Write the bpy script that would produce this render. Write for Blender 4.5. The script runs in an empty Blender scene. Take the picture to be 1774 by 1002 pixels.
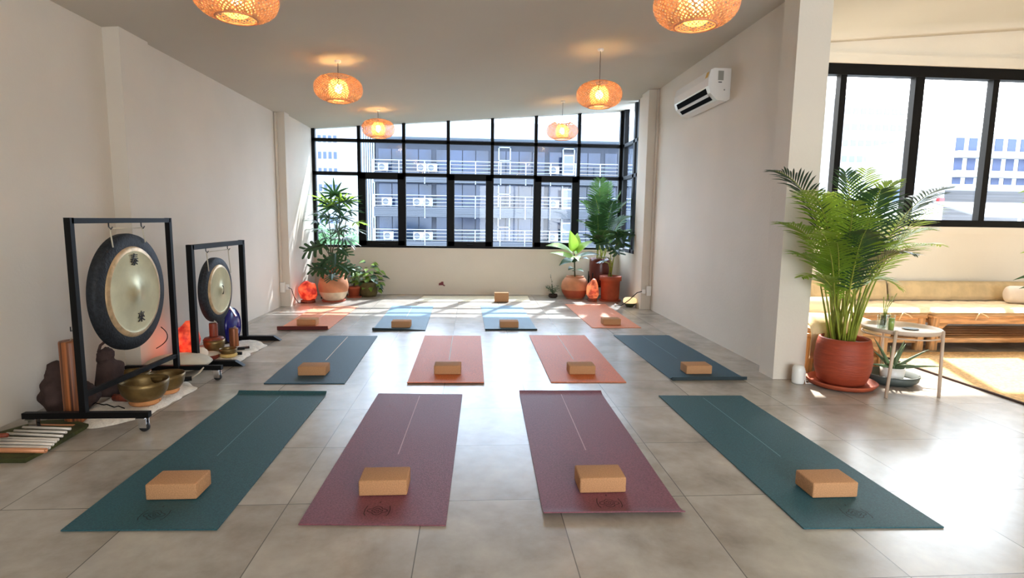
import bpy, math, random
from mathutils import Vector, Matrix, noise
random.seed(7)
PI = math.pi
SC = bpy.context.scene
COL = SC.collection

# ------------------------------------------------------------------ camera
IW, IH, FPX = 1774.0, 1002.0, 974.76
PITCH, YAW, ROLL, CAMH = 0.12321, 0.07054, 0.01416, 1.25
_f = Vector((math.sin(YAW), math.cos(YAW), 0)); _r = Vector((math.cos(YAW), -math.sin(YAW), 0)); _u = Vector((0, 0, 1))
FW = math.cos(PITCH) * _f - math.sin(PITCH) * _u
U2 = math.cos(PITCH) * _u + math.sin(PITCH) * _f
RT = math.cos(ROLL) * _r + math.sin(ROLL) * U2
UP = -math.sin(ROLL) * _r + math.cos(ROLL) * U2
cam_d = bpy.data.cameras.new('camera'); cam = bpy.data.objects.new('camera', cam_d); COL.objects.link(cam)
cam_d.sensor_width = 36; cam_d.lens = 36 * FPX / IW; cam_d.clip_start = .05; cam_d.clip_end = 800
m = Matrix((RT, UP, -FW)).transposed().to_4x4(); m.translation = (0, 0, CAMH); cam.matrix_world = m
SC.camera = cam

# ------------------------------------------------------------------ light and exposure
SC.view_settings.view_transform = 'Standard'; SC.view_settings.look = 'None'
SC.view_settings.gamma = 1; SC.view_settings.use_curve_mapping = False
SC.view_settings.exposure = 1.64
SKY_STRENGTH = 4.2
w = bpy.data.worlds.new('sky'); SC.world = w; w.use_nodes = True
nt = w.node_tree; nt.nodes.clear()
wo = nt.nodes.new('ShaderNodeOutputWorld'); wb = nt.nodes.new('ShaderNodeBackground')
wc = nt.nodes.new('ShaderNodeTexCoord'); wn = nt.nodes.new('ShaderNodeTexNoise'); wr = nt.nodes.new('ShaderNodeValToRGB')
wn.inputs['Scale'].default_value = 2.2; wn.inputs['Detail'].default_value = 5
wr.color_ramp.elements[0].position = .35; wr.color_ramp.elements[0].color = (.80, .90, 1, 1)
wr.color_ramp.elements[1].position = .65; wr.color_ramp.elements[1].color = (1, .99, .97, 1)
nt.links.new(wc.outputs['Generated'], wn.inputs['Vector']); nt.links.new(wn.outputs['Fac'], wr.inputs['Fac'])
nt.links.new(wr.outputs['Color'], wb.inputs['Color']); wb.inputs['Strength'].default_value = SKY_STRENGTH
nt.links.new(wb.outputs[0], wo.inputs[0])
sun_d = bpy.data.lights.new('sun', 'SUN'); sun_d.energy = 5.5; sun_d.angle = .02; sun_d.color = (1, .94, .84)
sun = bpy.data.objects.new('sun', sun_d); COL.objects.link(sun)
SUN_DIR = Vector((.42, 1, 1.24)).normalized()
sun.rotation_euler = SUN_DIR.to_track_quat('Z', 'Y').to_euler(); sun.location = (3, 12, 14)

def portal(name, loc, rot, sx, sy):
    d = bpy.data.lights.new(name, 'AREA'); d.shape = 'RECTANGLE'; d.size = sx; d.size_y = sy
    d.cycles.is_portal = True
    o = bpy.data.objects.new(name, d); COL.objects.link(o); o.location = loc; o.rotation_euler = rot
portal('daylight_back', (-.05, 9.5, 1.85), (-PI/2, 0, 0), 5.1, 2.3)
portal('daylight_right', (5.0, 6.25, 2.05), (-PI/2, 0, 0), 4.6, 1.8)
portal('daylight_rear', (2.2, -2.75, 1.45), (PI/2, 0, 0), 4.1, 2.3)

# ------------------------------------------------------------------ picture measurements -> points of the place
def ray(u, v): return FW + RT * ((u - 887) / FPX) - UP * ((v - 501) / FPX)
def PZ(u, v, z=0.0):
    d = ray(u, v); t = (z - CAMH) / d.z; return Vector((0, 0, CAMH)) + d * t
def PY(u, v, Y):
    d = ray(u, v); return Vector((0, 0, CAMH)) + d * (Y / d.y)
def PX(u, v, X):
    d = ray(u, v); return Vector((0, 0, CAMH)) + d * (X / d.x)

# ------------------------------------------------------------------ materials
def lin(c):
    c /= 255.0
    return c / 12.92 if c <= .04045 else ((c + .055) / 1.055) ** 2.4
def rgb(r, g, b): return (lin(r), lin(g), lin(b), 1)
def new_mat(name):
    mt = bpy.data.materials.new(name); mt.use_nodes = True; n = mt.node_tree
    return mt, n, n.nodes['Principled BSDF']
def mat(name, c, rough=.6, metal=0, spec=.5, noise_s=0, noise_amt=.12, bump=0, bump_s=60, sheen=0, sss=0, trans=0, c2=None, stretch=None, coat=0):
    mt, n, b = new_mat(name)
    b.inputs['Base Color'].default_value = c; b.inputs['Roughness'].default_value = rough
    b.inputs['Metallic'].default_value = metal; b.inputs['Specular IOR Level'].default_value = spec
    if coat: b.inputs['Coat Weight'].default_value = coat; b.inputs['Coat Roughness'].default_value = .1
    if sheen: b.inputs['Sheen Weight'].default_value = sheen
    tc = n.nodes.new('ShaderNodeTexCoord'); mp = n.nodes.new('ShaderNodeMapping')
    if stretch: mp.inputs['Scale'].default_value = stretch
    n.links.new(tc.outputs['Object'], mp.inputs['Vector'])
    if noise_s:
        t = n.nodes.new('ShaderNodeTexNoise'); t.inputs['Scale'].default_value = noise_s; t.inputs['Detail'].default_value = 6
        n.links.new(mp.outputs[0], t.inputs['Vector'])
        r = n.nodes.new('ShaderNodeValToRGB')
        lo = tuple(max(0, x * (1 - noise_amt)) for x in c[:3]) + (1,)
        hi = c2 if c2 else tuple(min(1, x * (1 + noise_amt)) for x in c[:3]) + (1,)
        r.color_ramp.elements[0].position = .35; r.color_ramp.elements[0].color = lo
        r.color_ramp.elements[1].position = .65; r.color_ramp.elements[1].color = hi
        n.links.new(t.outputs['Fac'], r.inputs['Fac']); n.links.new(r.outputs['Color'], b.inputs['Base Color'])
    if bump:
        t2 = n.nodes.new('ShaderNodeTexNoise'); t2.inputs['Scale'].default_value = bump_s; t2.inputs['Detail'].default_value = 4
        n.links.new(mp.outputs[0], t2.inputs['Vector'])
        bp = n.nodes.new('ShaderNodeBump'); bp.inputs['Strength'].default_value = bump; bp.inputs['Distance'].default_value = .01
        n.links.new(t2.outputs['Fac'], bp.inputs['Height']); n.links.new(bp.outputs[0], b.inputs['Normal'])
    if trans:
        tr = n.nodes.new('ShaderNodeBsdfTranslucent'); tr.inputs['Color'].default_value = tuple(min(1, x * 1.6) for x in c[:3]) + (1,)
        mx = n.nodes.new('ShaderNodeMixShader'); mx.inputs[0].default_value = trans
        out = n.nodes['Material Output']
        n.links.new(b.outputs[0], mx.inputs[1]); n.links.new(tr.outputs[0], mx.inputs[2]); n.links.new(mx.outputs[0], out.inputs['Surface'])
    return mt
def glass(name, tint=(1, 1, 1, 1), gloss=.08):
    mt = bpy.data.materials.new(name); mt.use_nodes = True; n = mt.node_tree; n.nodes.clear()
    out = n.nodes.new('ShaderNodeOutputMaterial'); tr = n.nodes.new('ShaderNodeBsdfTransparent'); gl = n.nodes.new('ShaderNodeBsdfGlossy')
    tr.inputs['Color'].default_value = tint; gl.inputs['Roughness'].default_value = .02
    lw = n.nodes.new('ShaderNodeLayerWeight'); lw.inputs['Blend'].default_value = .5
    pw = n.nodes.new('ShaderNodeMath'); pw.operation = 'POWER'; pw.inputs[1].default_value = 4; n.links.new(lw.outputs['Facing'], pw.inputs[0])
    fr = n.nodes.new('ShaderNodeMath'); fr.operation = 'MULTIPLY_ADD'; fr.inputs[1].default_value = .6; fr.inputs[2].default_value = .03; n.links.new(pw.outputs[0], fr.inputs[0])
    mx = n.nodes.new('ShaderNodeMixShader'); n.links.new(fr.outputs[0], mx.inputs[0])
    n.links.new(tr.outputs[0], mx.inputs[1]); n.links.new(gl.outputs[0], mx.inputs[2]); n.links.new(mx.outputs[0], out.inputs[0])
    return mt
def emit(name, c, s, rough=None):
    mt, n, b = new_mat(name); b.inputs['Base Color'].default_value = c
    b.inputs['Emission Color'].default_value = c; b.inputs['Emission Strength'].default_value = s
    return mt

M = {}
M['wall'] = mat('wall_plaster', rgb(218, 207, 192), .85, spec=.2, noise_s=1.2, noise_amt=.03, bump=.12, bump_s=45)
M['wall2'] = mat('wall_plaster_cream', rgb(240, 232, 218), .85, spec=.2, noise_s=1.2, noise_amt=.03, bump=.08, bump_s=45)
M['ceil'] = mat('ceiling_paint', rgb(204, 195, 180), .9, spec=.15, noise_s=.8, noise_amt=.02)
M['black'] = mat('black_powder_coat', rgb(9, 9, 10), .5, spec=.2)
M['frame'] = mat('black_window_frame', rgb(7, 8, 10), .55, spec=.2)
M['glass'] = glass('window_glass', (.97, .99, 1, 1))
M['glass_tint'] = glass('blue_film_window_glass', (.60, .71, .86, 1))
M['clear'] = glass('clear_glassware', (.93, .97, .95, 1))
M['white'] = mat('white_plastic', rgb(235, 232, 226), .35, spec=.5)
M['chrome'] = mat('chrome', rgb(210, 210, 212), .2, metal=1)
M['steel'] = mat('dark_steel', rgb(90, 90, 92), .35, metal=1)
M['rubber'] = mat('black_rubber', rgb(25, 25, 26), .7)
def floor_mat():
    mt, n, b = new_mat('grey_stone_tiles'); L = n.links.new
    geo = n.nodes.new('ShaderNodeNewGeometry'); sep = n.nodes.new('ShaderNodeSeparateXYZ'); L(geo.outputs['Position'], sep.inputs[0])
    def mth(op, a, bb=None, c=None):
        q = n.nodes.new('ShaderNodeMath'); q.operation = op
        for i, x in enumerate((a, bb, c)):
            if x is None: continue
            if isinstance(x, (int, float)): q.inputs[i].default_value = x
            else: L(x, q.inputs[i])
        return q.outputs[0]
    def tile(s, off, size):
        q = mth('DIVIDE', mth('SUBTRACT', s, off), size); fl = mth('FLOOR', q); fr = mth('SUBTRACT', q, fl)
        d = mth('MINIMUM', fr, mth('SUBTRACT', 1.0, fr)); return fl, mth('MULTIPLY', d, size)
    ix, dx = tile(sep.outputs[0], -.80 - 5.92, .592); iy, dy = tile(sep.outputs[1], 2.385 - 6.17, .617)
    d = mth('MINIMUM', dx, dy); grout = mth('LESS_THAN', d, .0022)
    comb = n.nodes.new('ShaderNodeCombineXYZ'); L(ix, comb.inputs[0]); L(iy, comb.inputs[1])
    wn = n.nodes.new('ShaderNodeTexWhiteNoise'); L(comb.outputs[0], wn.inputs['Vector'])
    # every tile samples another piece of the same stone
    off = n.nodes.new('ShaderNodeVectorMath'); off.operation = 'SCALE'; off.inputs['Scale'].default_value = 30.0; L(wn.outputs['Color'], off.inputs[0])
    add = n.nodes.new('ShaderNodeVectorMath'); L(geo.outputs['Position'], add.inputs[0]); L(off.outputs[0], add.inputs[1])
    n1 = n.nodes.new('ShaderNodeTexNoise'); n1.inputs['Scale'].default_value = 2.6; n1.inputs['Detail'].default_value = 8; n1.inputs['Roughness'].default_value = .62; n1.inputs['Distortion'].default_value = .15; L(add.outputs[0], n1.inputs['Vector'])
    n2 = n.nodes.new('ShaderNodeTexNoise'); n2.inputs['Scale'].default_value = 11; n2.inputs['Detail'].default_value = 3; L(add.outputs[0], n2.inputs['Vector'])
    r = n.nodes.new('ShaderNodeValToRGB'); e = r.color_ramp.elements
    e[0].position = .30; e[0].color = rgb(142, 130, 117); e[1].position = .70; e[1].color = rgb(190, 180, 167)
    e.new(.5).color = rgb(170, 160, 148); L(n1.outputs['Fac'], r.inputs['Fac'])
    mx = n.nodes.new('ShaderNodeMix'); mx.data_type = 'RGBA'; mx.blend_type = 'MULTIPLY'; mx.inputs[0].default_value = .25
    r2 = n.nodes.new('ShaderNodeValToRGB'); r2.color_ramp.elements[0].position = .3; r2.color_ramp.elements[0].color = (.72, .72, .72, 1); r2.color_ramp.elements[1].position = .62; L(n2.outputs['Fac'], r2.inputs['Fac'])
    L(r.outputs['Color'], mx.inputs['A']); L(r2.outputs['Color'], mx.inputs['B'])
    mg = n.nodes.new('ShaderNodeMix'); mg.data_type = 'RGBA'; L(grout, mg.inputs[0]); L(mx.outputs['Result'], mg.inputs['A']); mg.inputs['B'].default_value = rgb(104, 97, 90)
    L(mg.outputs['Result'], b.inputs['Base Color'])
    b.inputs['Roughness'].default_value = .27
    b.inputs['Specular IOR Level'].default_value = 1.0
    h = mth('MULTIPLY', grout, -1.0)
    bp = n.nodes.new('ShaderNodeBump'); bp.inputs['Strength'].default_value = .12; bp.inputs['Distance'].default_value = .003; L(h, bp.inputs['Height']); L(bp.outputs[0], b.inputs['Normal'])
    return mt
M['floor'] = floor_mat()
def matmat(name, c):
    return mat(name, c, .52, spec=.4, noise_s=120, noise_amt=.22, bump=.25, bump_s=260)
M['mat_teal'] = matmat('teal_mat_rubber', rgb(40, 84, 92)); M['mat_plum'] = matmat('plum_mat_rubber', rgb(124, 70, 80))
M['mat_blue'] = matmat('navy_teal_mat_rubber', rgb(38, 78, 96)); M['mat_sky'] = matmat('light_blue_mat_rubber', rgb(92, 128, 150))
M['mat_orange'] = matmat('orange_mat_rubber', rgb(212, 112, 62)); M['mat_orange_sunlit'] = matmat('sunlit_orange_mat_rubber', rgb(224, 142, 104)); M['mat_cream'] = matmat('cream_mat_rubber', rgb(228, 216, 186))  # peach tone: the orange rubber with sunlight painted into its colour, back row
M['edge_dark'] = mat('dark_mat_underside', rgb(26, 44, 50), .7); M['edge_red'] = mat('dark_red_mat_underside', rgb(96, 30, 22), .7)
M['line_pale'] = mat('pale_printed_line', rgb(214, 196, 180), .6); M['line_teal'] = mat('teal_printed_line', rgb(110, 150, 155), .6)
M['line_plum'] = mat('pinkish_printed_line', rgb(190, 140, 140), .6)
M['logo_dark'] = mat('dark_printed_emblem', rgb(50, 18, 26), .6); M['logo_teal'] = mat('dark_teal_printed_emblem', rgb(16, 40, 46), .6)
M['cork'] = mat('cork', rgb(186, 138, 98), .85, spec=.2, noise_s=220, noise_amt=.16, bump=.2, bump_s=220)
def wood(name, c, s=6, rough=.5, st=(1, 8, 8)):
    return mat(name, c, rough, noise_s=s, noise_amt=.3, stretch=st, bump=.05, bump_s=20)
M['pine'] = wood('pine_wood', rgb(206, 156, 106)); M['pine_y'] = wood('pine_wood_long_grain', rgb(206, 156, 106), st=(8, 1, 8)); M['pine_z'] = wood('pine_wood_upright_grain', rgb(202, 152, 102), st=(8, 8, 1))
M['bamboo'] = mat('bamboo_strip', rgb(206, 156, 118), .6, noise_s=30, noise_amt=.2, trans=.22)
M['bamboo_in'] = mat('fine_bamboo_strip', rgb(240, 200, 130), .55, trans=.5)
M['bulb'] = emit('warm_bulb', (1, .72, .36, 1), 26)
M['leaf'] = mat('palm_leaf', rgb(126, 154, 52), .42, spec=.5, noise_s=9, noise_amt=.35, trans=.48)
M['leaf_dk'] = mat('dark_leaf', rgb(44, 74, 38), .38, spec=.5, noise_s=9, noise_amt=.3, trans=.14)
M['leaf_lt'] = mat('light_leaf', rgb(138, 170, 62), .4, spec=.5, noise_s=9, noise_amt=.25, trans=.35)
M['kentia'] = mat('kentia_leaf', rgb(64, 100, 44), .45, spec=.5, noise_s=9, noise_amt=.35, trans=.2); M['leaf_grey'] = mat('grey_green_leaf', rgb(92, 112, 78), .5, noise_s=20, noise_amt=.35)
M['stem'] = mat('yellow_green_stem', rgb(142, 150, 52), .5, noise_s=14, noise_amt=.25); M['stem_dk'] = mat('brown_stem', rgb(70, 72, 44), .6, noise_s=20)
M['terra'] = mat('terracotta', rgb(168, 76, 44), .65, noise_s=7, noise_amt=.14, bump=.15, bump_s=40)
M['terra_lt'] = mat('pale_terracotta', rgb(196, 128, 88), .7, noise_s=6, noise_amt=.16, bump=.15, bump_s=40)
M['terra_band'] = mat('cream_washed_band', rgb(214, 190, 160), .75, noise_s=12, noise_amt=.1)
M['terra_dk'] = mat('dark_red_glaze', rgb(96, 36, 26), .3, noise_s=5, noise_amt=.2)
M['soil'] = mat('soil', rgb(52, 38, 30), .95, noise_s=60, noise_amt=.4, bump=.6, bump_s=70)
M['futon'] = mat('mustard_cotton', rgb(236, 208, 164), .9, spec=.1, noise_s=10, noise_amt=.06, bump=.25, bump_s=140, sheen=.2)
M['futon_dk'] = mat('ochre_cotton', rgb(232, 204, 158), .9, spec=.1, noise_s=10, noise_amt=.08, bump=.25, bump_s=140, sheen=.2)
M['bolster'] = mat('cream_bolster_cotton', rgb(232, 214, 196), .9, spec=.1, bump=.15, bump_s=160)
M['rug'] = mat('jute_rug', rgb(214, 176, 128), .95, spec=.05, noise_s=46, noise_amt=.22, bump=.8, bump_s=120)
M['wool'] = mat('white_wool', rgb(244, 235, 222), .95, spec=.05, noise_s=26, noise_amt=.1, bump=1, bump_s=90)
M['brass'] = mat('aged_bronze_bowl', rgb(122, 100, 62), .42, metal=.75, noise_s=9, noise_amt=.3, bump=.15, bump_s=60)
M['orange_cloth'] = mat('tan_ring_cushion', rgb(206, 142, 90), .85, noise_s=20, bump=.3)
M['yellow_cloth'] = mat('yellow_ring_cushion', rgb(214, 180, 110), .85, noise_s=20, bump=.3)
M['gong_face'] = mat('polished_gong_bronze', rgb(196, 186, 148), .36, metal=.6, noise_s=5, noise_amt=.14, bump=.10, bump_s=9)
M['gong_ring'] = mat('sanded_gold_ring', rgb(208, 178, 138), .42, metal=.5, noise_s=22, noise_amt=.2)
M['gong_rim'] = mat('dark_hammered_rim', rgb(34, 37, 42), .6, metal=.3, noise_s=50, noise_amt=.4, bump=.5, bump_s=80)
M['ink'] = mat('black_ink', rgb(22, 14, 14), .6)
M['bag'] = mat('dark_brown_cloth', rgb(72, 56, 52), .9, spec=.15, noise_s=9, noise_amt=.2, bump=.35, bump_s=70)
M['drumwood'] = mat('striped_red_wood', rgb(112, 50, 26), .45, noise_s=70, noise_amt=.8, c2=rgb(176, 104, 56), stretch=(1, 1, .012))
M['redwood'] = mat('red_brown_wood', rgb(122, 54, 32), .5, noise_s=8, noise_amt=.3, stretch=(6, 6, 1))
M['stone'] = mat('pale_pebble', rgb(200, 190, 172), .6, noise_s=18, noise_amt=.12)
M['drumskin'] = mat('pale_drum_cloth', rgb(206, 194, 172), .8, noise_s=6, noise_amt=.1)
M['cobalt'] = mat('cobalt_blue_glaze', rgb(16, 18, 110), .16, spec=.6)
M['navy'] = mat('dark_navy_cloth', rgb(14, 14, 30), .5)
M['green_cloth'] = mat('olive_green_cloth', rgb(60, 62, 24), .9, noise_s=12, noise_amt=.3, bump=.5, bump_s=50)
M['chime'] = mat('pale_chime_tube', rgb(222, 212, 200), .35, metal=.2); M['chime_o'] = mat('copper_coloured_tube', rgb(204, 138, 96), .4, metal=.2)
M['grey_tray'] = mat('grey_green_metal_tray', rgb(72, 80, 76), .5); M['sidetable'] = mat('beige_metal_table', rgb(206, 180, 156), .4)
M['juice'] = mat('green_drink', rgb(168, 182, 92), .2); M['gold'] = mat('gold_sticker', rgb(206, 160, 60), .4); M['grey_label'] = mat('grey_sticker', rgb(150, 148, 138), .5)
M['vent_dark'] = mat('dark_vent', rgb(16, 16, 18), .9, spec=.05)
def salt_mat(name, c1, c2, s):
    mt, n, b = new_mat(name)
    t = n.nodes.new('ShaderNodeTexNoise'); t.inputs['Scale'].default_value = 9; t.inputs['Detail'].default_value = 5
    tc = n.nodes.new('ShaderNodeTexCoord'); n.links.new(tc.outputs['Object'], t.inputs['Vector'])
    r = n.nodes.new('ShaderNodeValToRGB'); r.color_ramp.elements[0].position = .40; r.color_ramp.elements[0].color = tuple(x * .55 for x in c1[:3]) + (1,)
    r.color_ramp.elements[1].position = .62; r.color_ramp.elements[1].color = c2
    n.links.new(t.outputs['Fac'], r.inputs['Fac']); n.links.new(r.outputs[0], b.inputs['Emission Color']); n.links.new(r.outputs[0], b.inputs['Base Color'])
    b.inputs['Emission Strength'].default_value = s; b.inputs['Roughness'].default_value = .5
    return mt
M['salt'] = salt_mat('glowing_salt_rock', (.60, .02, .012, 1), (.9, .13, .05, 1), .30)
M['salt_pale'] = salt_mat('glowing_pink_salt_rock', (.50, .08, .04, 1), (.9, .26, .10, 1), .30)

# ------------------------------------------------------------------ mesh builder
ORG = {}
def setp(o, label=None, cat=None, group=None, kind=None):
    if label: o['label'] = label
    if cat: o['category'] = cat
    if group: o['group'] = group
    if kind: o['kind'] = kind
    return o
def thing(name, label, cat, loc, group=None):
    o = bpy.data.objects.new(name, None); COL.objects.link(o); o.location = loc; o.empty_display_size = .1
    ORG[o] = Vector(loc); return setp(o, label, cat, group)
class MB:
    def __init__(s): s.v = []; s.f = []; s.sm = []
    def add(s, vs, fs, smooth=False):
        b = len(s.v); s.v += [Vector(x) for x in vs]; s.f += [tuple(b + i for i in f) for f in fs]; s.sm += [smooth] * len(fs); return s
    def box(s, lo, hi, R=None, c=None):
        (x0, y0, z0), (x1, y1, z1) = lo, hi
        vs = [Vector(p) for p in ((x0,y0,z0),(x1,y0,z0),(x1,y1,z0),(x0,y1,z0),(x0,y0,z1),(x1,y0,z1),(x1,y1,z1),(x0,y1,z1))]
        if R is not None:
            c = Vector(c) if c is not None else sum(vs, Vector()) / 8
            vs = [c + R @ (p - c) for p in vs]
        return s.add(vs, [(0,3,2,1),(4,5,6,7),(0,1,5,4),(1,2,6,5),(2,3,7,6),(3,0,4,7)])
    def rbox(s, lo, hi, r=.01, seg=2, R=None, c=None):
        import bmesh
        bm = bmesh.new(); bmesh.ops.create_cube(bm, size=1)
        lo, hi = Vector(lo), Vector(hi); ce = (lo + hi) / 2; d = hi - lo
        for v in bm.verts: v.co = Vector((v.co.x * d.x, v.co.y * d.y, v.co.z * d.z))
        bmesh.ops.bevel(bm, geom=list(bm.edges), offset=r, segments=seg, affect='EDGES', profile=.5)
        bm.verts.index_update()
        pv = Vector(c) if c is not None else ce
        vs = [ce + v.co for v in bm.verts]
        if R is not None: vs = [pv + R @ (p - pv) for p in vs]
        s.add(vs, [tuple(v.index for v in f.verts) for f in bm.faces], True); bm.free(); return s
    def bar(s, a, b, w, h=None, up=(0, 0, 1)):
        h = h or w; a, b = Vector(a), Vector(b); d = (b - a).normalized(); up = Vector(up)
        if abs(d.dot(up)) > .95: up = Vector((0, 1, 0))
        x = d.cross(up).normalized(); y = x.cross(d).normalized()
        vs = []
        for p in (a, b):
            for sx, sy in ((-1,-1),(1,-1),(1,1),(-1,1)): vs.append(p + x * sx * w / 2 + y * sy * h / 2)
        return s.add(vs, [(0,1,2,3),(7,6,5,4),(0,4,5,1),(1,5,6,2),(2,6,7,3),(3,7,4,0)])
    def tube(s, pts, r, n=8, caps=True, r1=None):
        pts = [Vector(p) for p in pts]; rings = []; prev = None
        for i, p in enumerate(pts):
            d = (pts[min(i+1, len(pts)-1)] - pts[max(i-1, 0)]).normalized()
            if prev is None:
                a = Vector((0,0,1)) if abs(d.z) < .9 else Vector((1,0,0)); x = d.cross(a).normalized()
            else: x = (prev - d * prev.dot(d)).normalized()
            prev = x; y = d.cross(x)
            rr = r if r1 is None else r + (r1 - r) * i / (len(pts) - 1)
            if callable(r): rr = r(i / (len(pts) - 1))
            rings.append([p + (x * math.cos(2*PI*k/n) + y * math.sin(2*PI*k/n)) * rr for k in range(n)])
        vs = [q for rg in rings for q in rg]; fs = []
        for i in range(len(rings)-1):
            for k in range(n): fs.append((i*n+k, i*n+(k+1)%n, (i+1)*n+(k+1)%n, (i+1)*n+k))
        if caps: fs += [tuple(reversed(range(n))), tuple((len(rings)-1)*n+k for k in range(n))]
        return s.add(vs, fs, True)
    def lathe(s, c, prof, n=32, ax='z', cap0=False, cap1=False, sx=1, sy=1):
        c = Vector(c); vs = []; fs = []
        for (r, h) in prof:
            for k in range(n):
                a = 2*PI*k/n; x, y = r*math.cos(a)*sx, r*math.sin(a)*sy
                vs.append(c + (Vector((x, y, h)) if ax == 'z' else Vector((h, x, y)) if ax == 'x' else Vector((x, h, y))))
        for i in range(len(prof)-1):
            for k in range(n): fs.append((i*n+k, i*n+(k+1)%n, (i+1)*n+(k+1)%n, (i+1)*n+k))
        if cap0: fs.append(tuple(reversed(range(n))))
        if cap1: fs.append(tuple((len(prof)-1)*n+k for k in range(n)))
        return s.add(vs, fs, True)
    def blob(s, c, rx, ry, rz, amp=.0, fr=2.0, seed=0, nu=24, nv=14, flat=None, R=None):
        vs = []; fs = []; c = Vector(c)
        for j in range(nv+1):
            th = PI*j/nv
            for k in range(nu):
                a = 2*PI*k/nu; d = Vector((math.sin(th)*math.cos(a), math.sin(th)*math.sin(a), math.cos(th)))
                q = 1 + amp * noise.noise(d * fr + Vector((seed*3.1, seed, 0)))
                p = Vector((d.x*rx, d.y*ry, d.z*rz)) * q
                if flat is not None and p.z < -flat: p.z = -flat
                if R is not None: p = R @ p
                vs.append(c + p)
        for j in range(nv):
            for k in range(nu): fs.append((j*nu+k, (j+1)*nu+k, (j+1)*nu+(k+1)%nu, j*nu+(k+1)%nu))
        return s.add(vs, fs, True)
    def prism(s, pts, z0, z1):
        n = len(pts); vs = [Vector((p[0], p[1], z0)) for p in pts] + [Vector((p[0], p[1], z1)) for p in pts]
        return s.add(vs, [tuple(reversed(range(n))), tuple(range(n, 2*n))] + [(k, (k+1)%n, n+(k+1)%n, n+k) for k in range(n)])
    def build(s, name, m, parent=None, origin=None, **kw):
        root = parent
        while root is not None and root.parent is not None: root = root.parent
        if parent is not None: o0 = ORG[root]
        elif origin is not None: o0 = Vector(origin)
        else:
            n = len(s.v); o0 = Vector((sum(p.x for p in s.v)/n, sum(p.y for p in s.v)/n, min(p.z for p in s.v)))
        me = bpy.data.meshes.new(name); me.from_pydata([p - o0 for p in s.v], [], s.f); me.validate()
        import bmesh
        bm = bmesh.new(); bm.from_mesh(me); bmesh.ops.remove_doubles(bm, verts=bm.verts, dist=1e-6)
        if kw.pop('fixn', True): bmesh.ops.recalc_face_normals(bm, faces=bm.faces)
        bm.to_mesh(me); bm.free()
        if any(s.sm):
            for p in me.polygons: p.use_smooth = True
            if not all(s.sm) or kw.pop('sharp', False):
                try: me.set_sharp_from_angle(angle=math.radians(38))
                except Exception: pass
        me.materials.append(m)
        ob = bpy.data.objects.new(name, me); COL.objects.link(ob)
        if parent is not None: ob.parent = parent
        else: ob.location = o0; ORG[ob] = o0
        setp(ob, **kw)
        return ob
def struct(name, mb, m, parent=None):
    o = mb.build(name, m, parent)
    if parent is None: o['kind'] = 'structure'
    return o
def copy_tree(o, parent=None):
    c = o.copy(); COL.objects.link(c); c.parent = parent
    for ch in list(o.children): copy_tree(ch, c)
    return c

# ------------------------------------------------------------------ room shell
def zc(x): return 2.63 + .08 * (x + 2.63) if x < 2.53 else 3.043 + .093 * (x - 2.53)
struct('floor', MB().box((-2.95, -2.65, -.15), (2.68, 9.45, 0)).box((2.68, -2.65, -.15), (7.35, 6.15, 0)), M['floor'])
b = MB()
for x0, x1, y1 in ((-2.95, 2.53, 9.47), (2.53, 2.69, 9.47), (2.69, 7.4, 6.17)):
    y0 = -2.7; a, c = zc(x0), zc(x1)
    b.add([(x0,y0,a),(x1,y0,c),(x1,y1,c),(x0,y1,a),(x0,y0,a+.15),(x1,y0,c+.15),(x1,y1,c+.15),(x0,y1,a+.15)], [(0,3,2,1),(4,5,6,7),(0,1,5,4),(1,2,6,5),(2,3,7,6),(3,0,4,7)])
struct('ceiling', b, M['ceil'])
def wallbox(b, x0, x1, y0, y1, z0=0, z1=None):
    z1a = z1 if z1 is not None else zc(x0) + .02; z1b = z1 if z1 is not None else zc(x1) + .02
    b.add([(x0,y0,z0),(x1,y0,z0),(x1,y1,z0),(x0,y1,z0),(x0,y0,z1a),(x1,y0,z1b),(x1,y1,z1b),(x0,y1,z1a)], [(0,3,2,1),(4,5,6,7),(0,1,5,4),(1,2,6,5),(2,3,7,6),(3,0,4,7)])
b = MB(); wallbox(b, -2.95, -2.75, -2.5, 4.57); wallbox(b, -2.95, -2.63, 4.57, 4.95); wallbox(b, -2.95, -2.66, 4.95, 7.96)
wallbox(b, -2.95, -2.53, 7.96, 8.16); wallbox(b, -2.95, -2.56, 8.16, 9.45); struct('wall_left', b, M['wall'])
b = MB(); wallbox(b, -2.56, 2.44, 9.3, 9.45, 0, .75); struct('wall_back', b, M['wall'])
b = MB(); wallbox(b, 2.53, 2.68, 4.48, 7.8); struct('wall_right', b, M['wall'])
b = MB(); wallbox(b, 2.42, 2.68, 4.26, 4.48); struct('wall_pier_front', b, M['wall'])
b = MB(); wallbox(b, 2.39, 2.68, 7.8, 8.12); struct('wall_pier_back', b, M['wall'])
b = MB(); wallbox(b, 2.44, 2.68, 8.12, 9.45, 0, .75); wallbox(b, 2.44, 2.68, 8.12, 8.40, .75); struct('wall_bay_right', b, M['wall'])
b = MB(); wallbox(b, 2.68, 7.2, 6.0, 6.15, 0, 1.235); wallbox(b, 2.68, 7.2, 6.0, 6.15, 2.955); wallbox(b, 6.75, 7.2, 6.0, 6.15, 1.235, 2.955); struct('wall_lounge_back', b, M['wall2'])
b = MB(); wallbox(b, 7.2, 7.35, -2.5, 6.15); struct('wall_lounge_right', b, M['wall2'])
b = MB(); wallbox(b, -2.95, 7.35, -2.65, -2.5, 0, .35); wallbox(b, -2.95, 7.35, -2.65, -2.5, 2.55); 
for x0, x1 in ((-2.95, .2), (4.2, 7.35)): wallbox(b, x0, x1, -2.65, -2.5, .35, 2.55)
struct('wall_rear', b, M['wall'])
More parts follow.
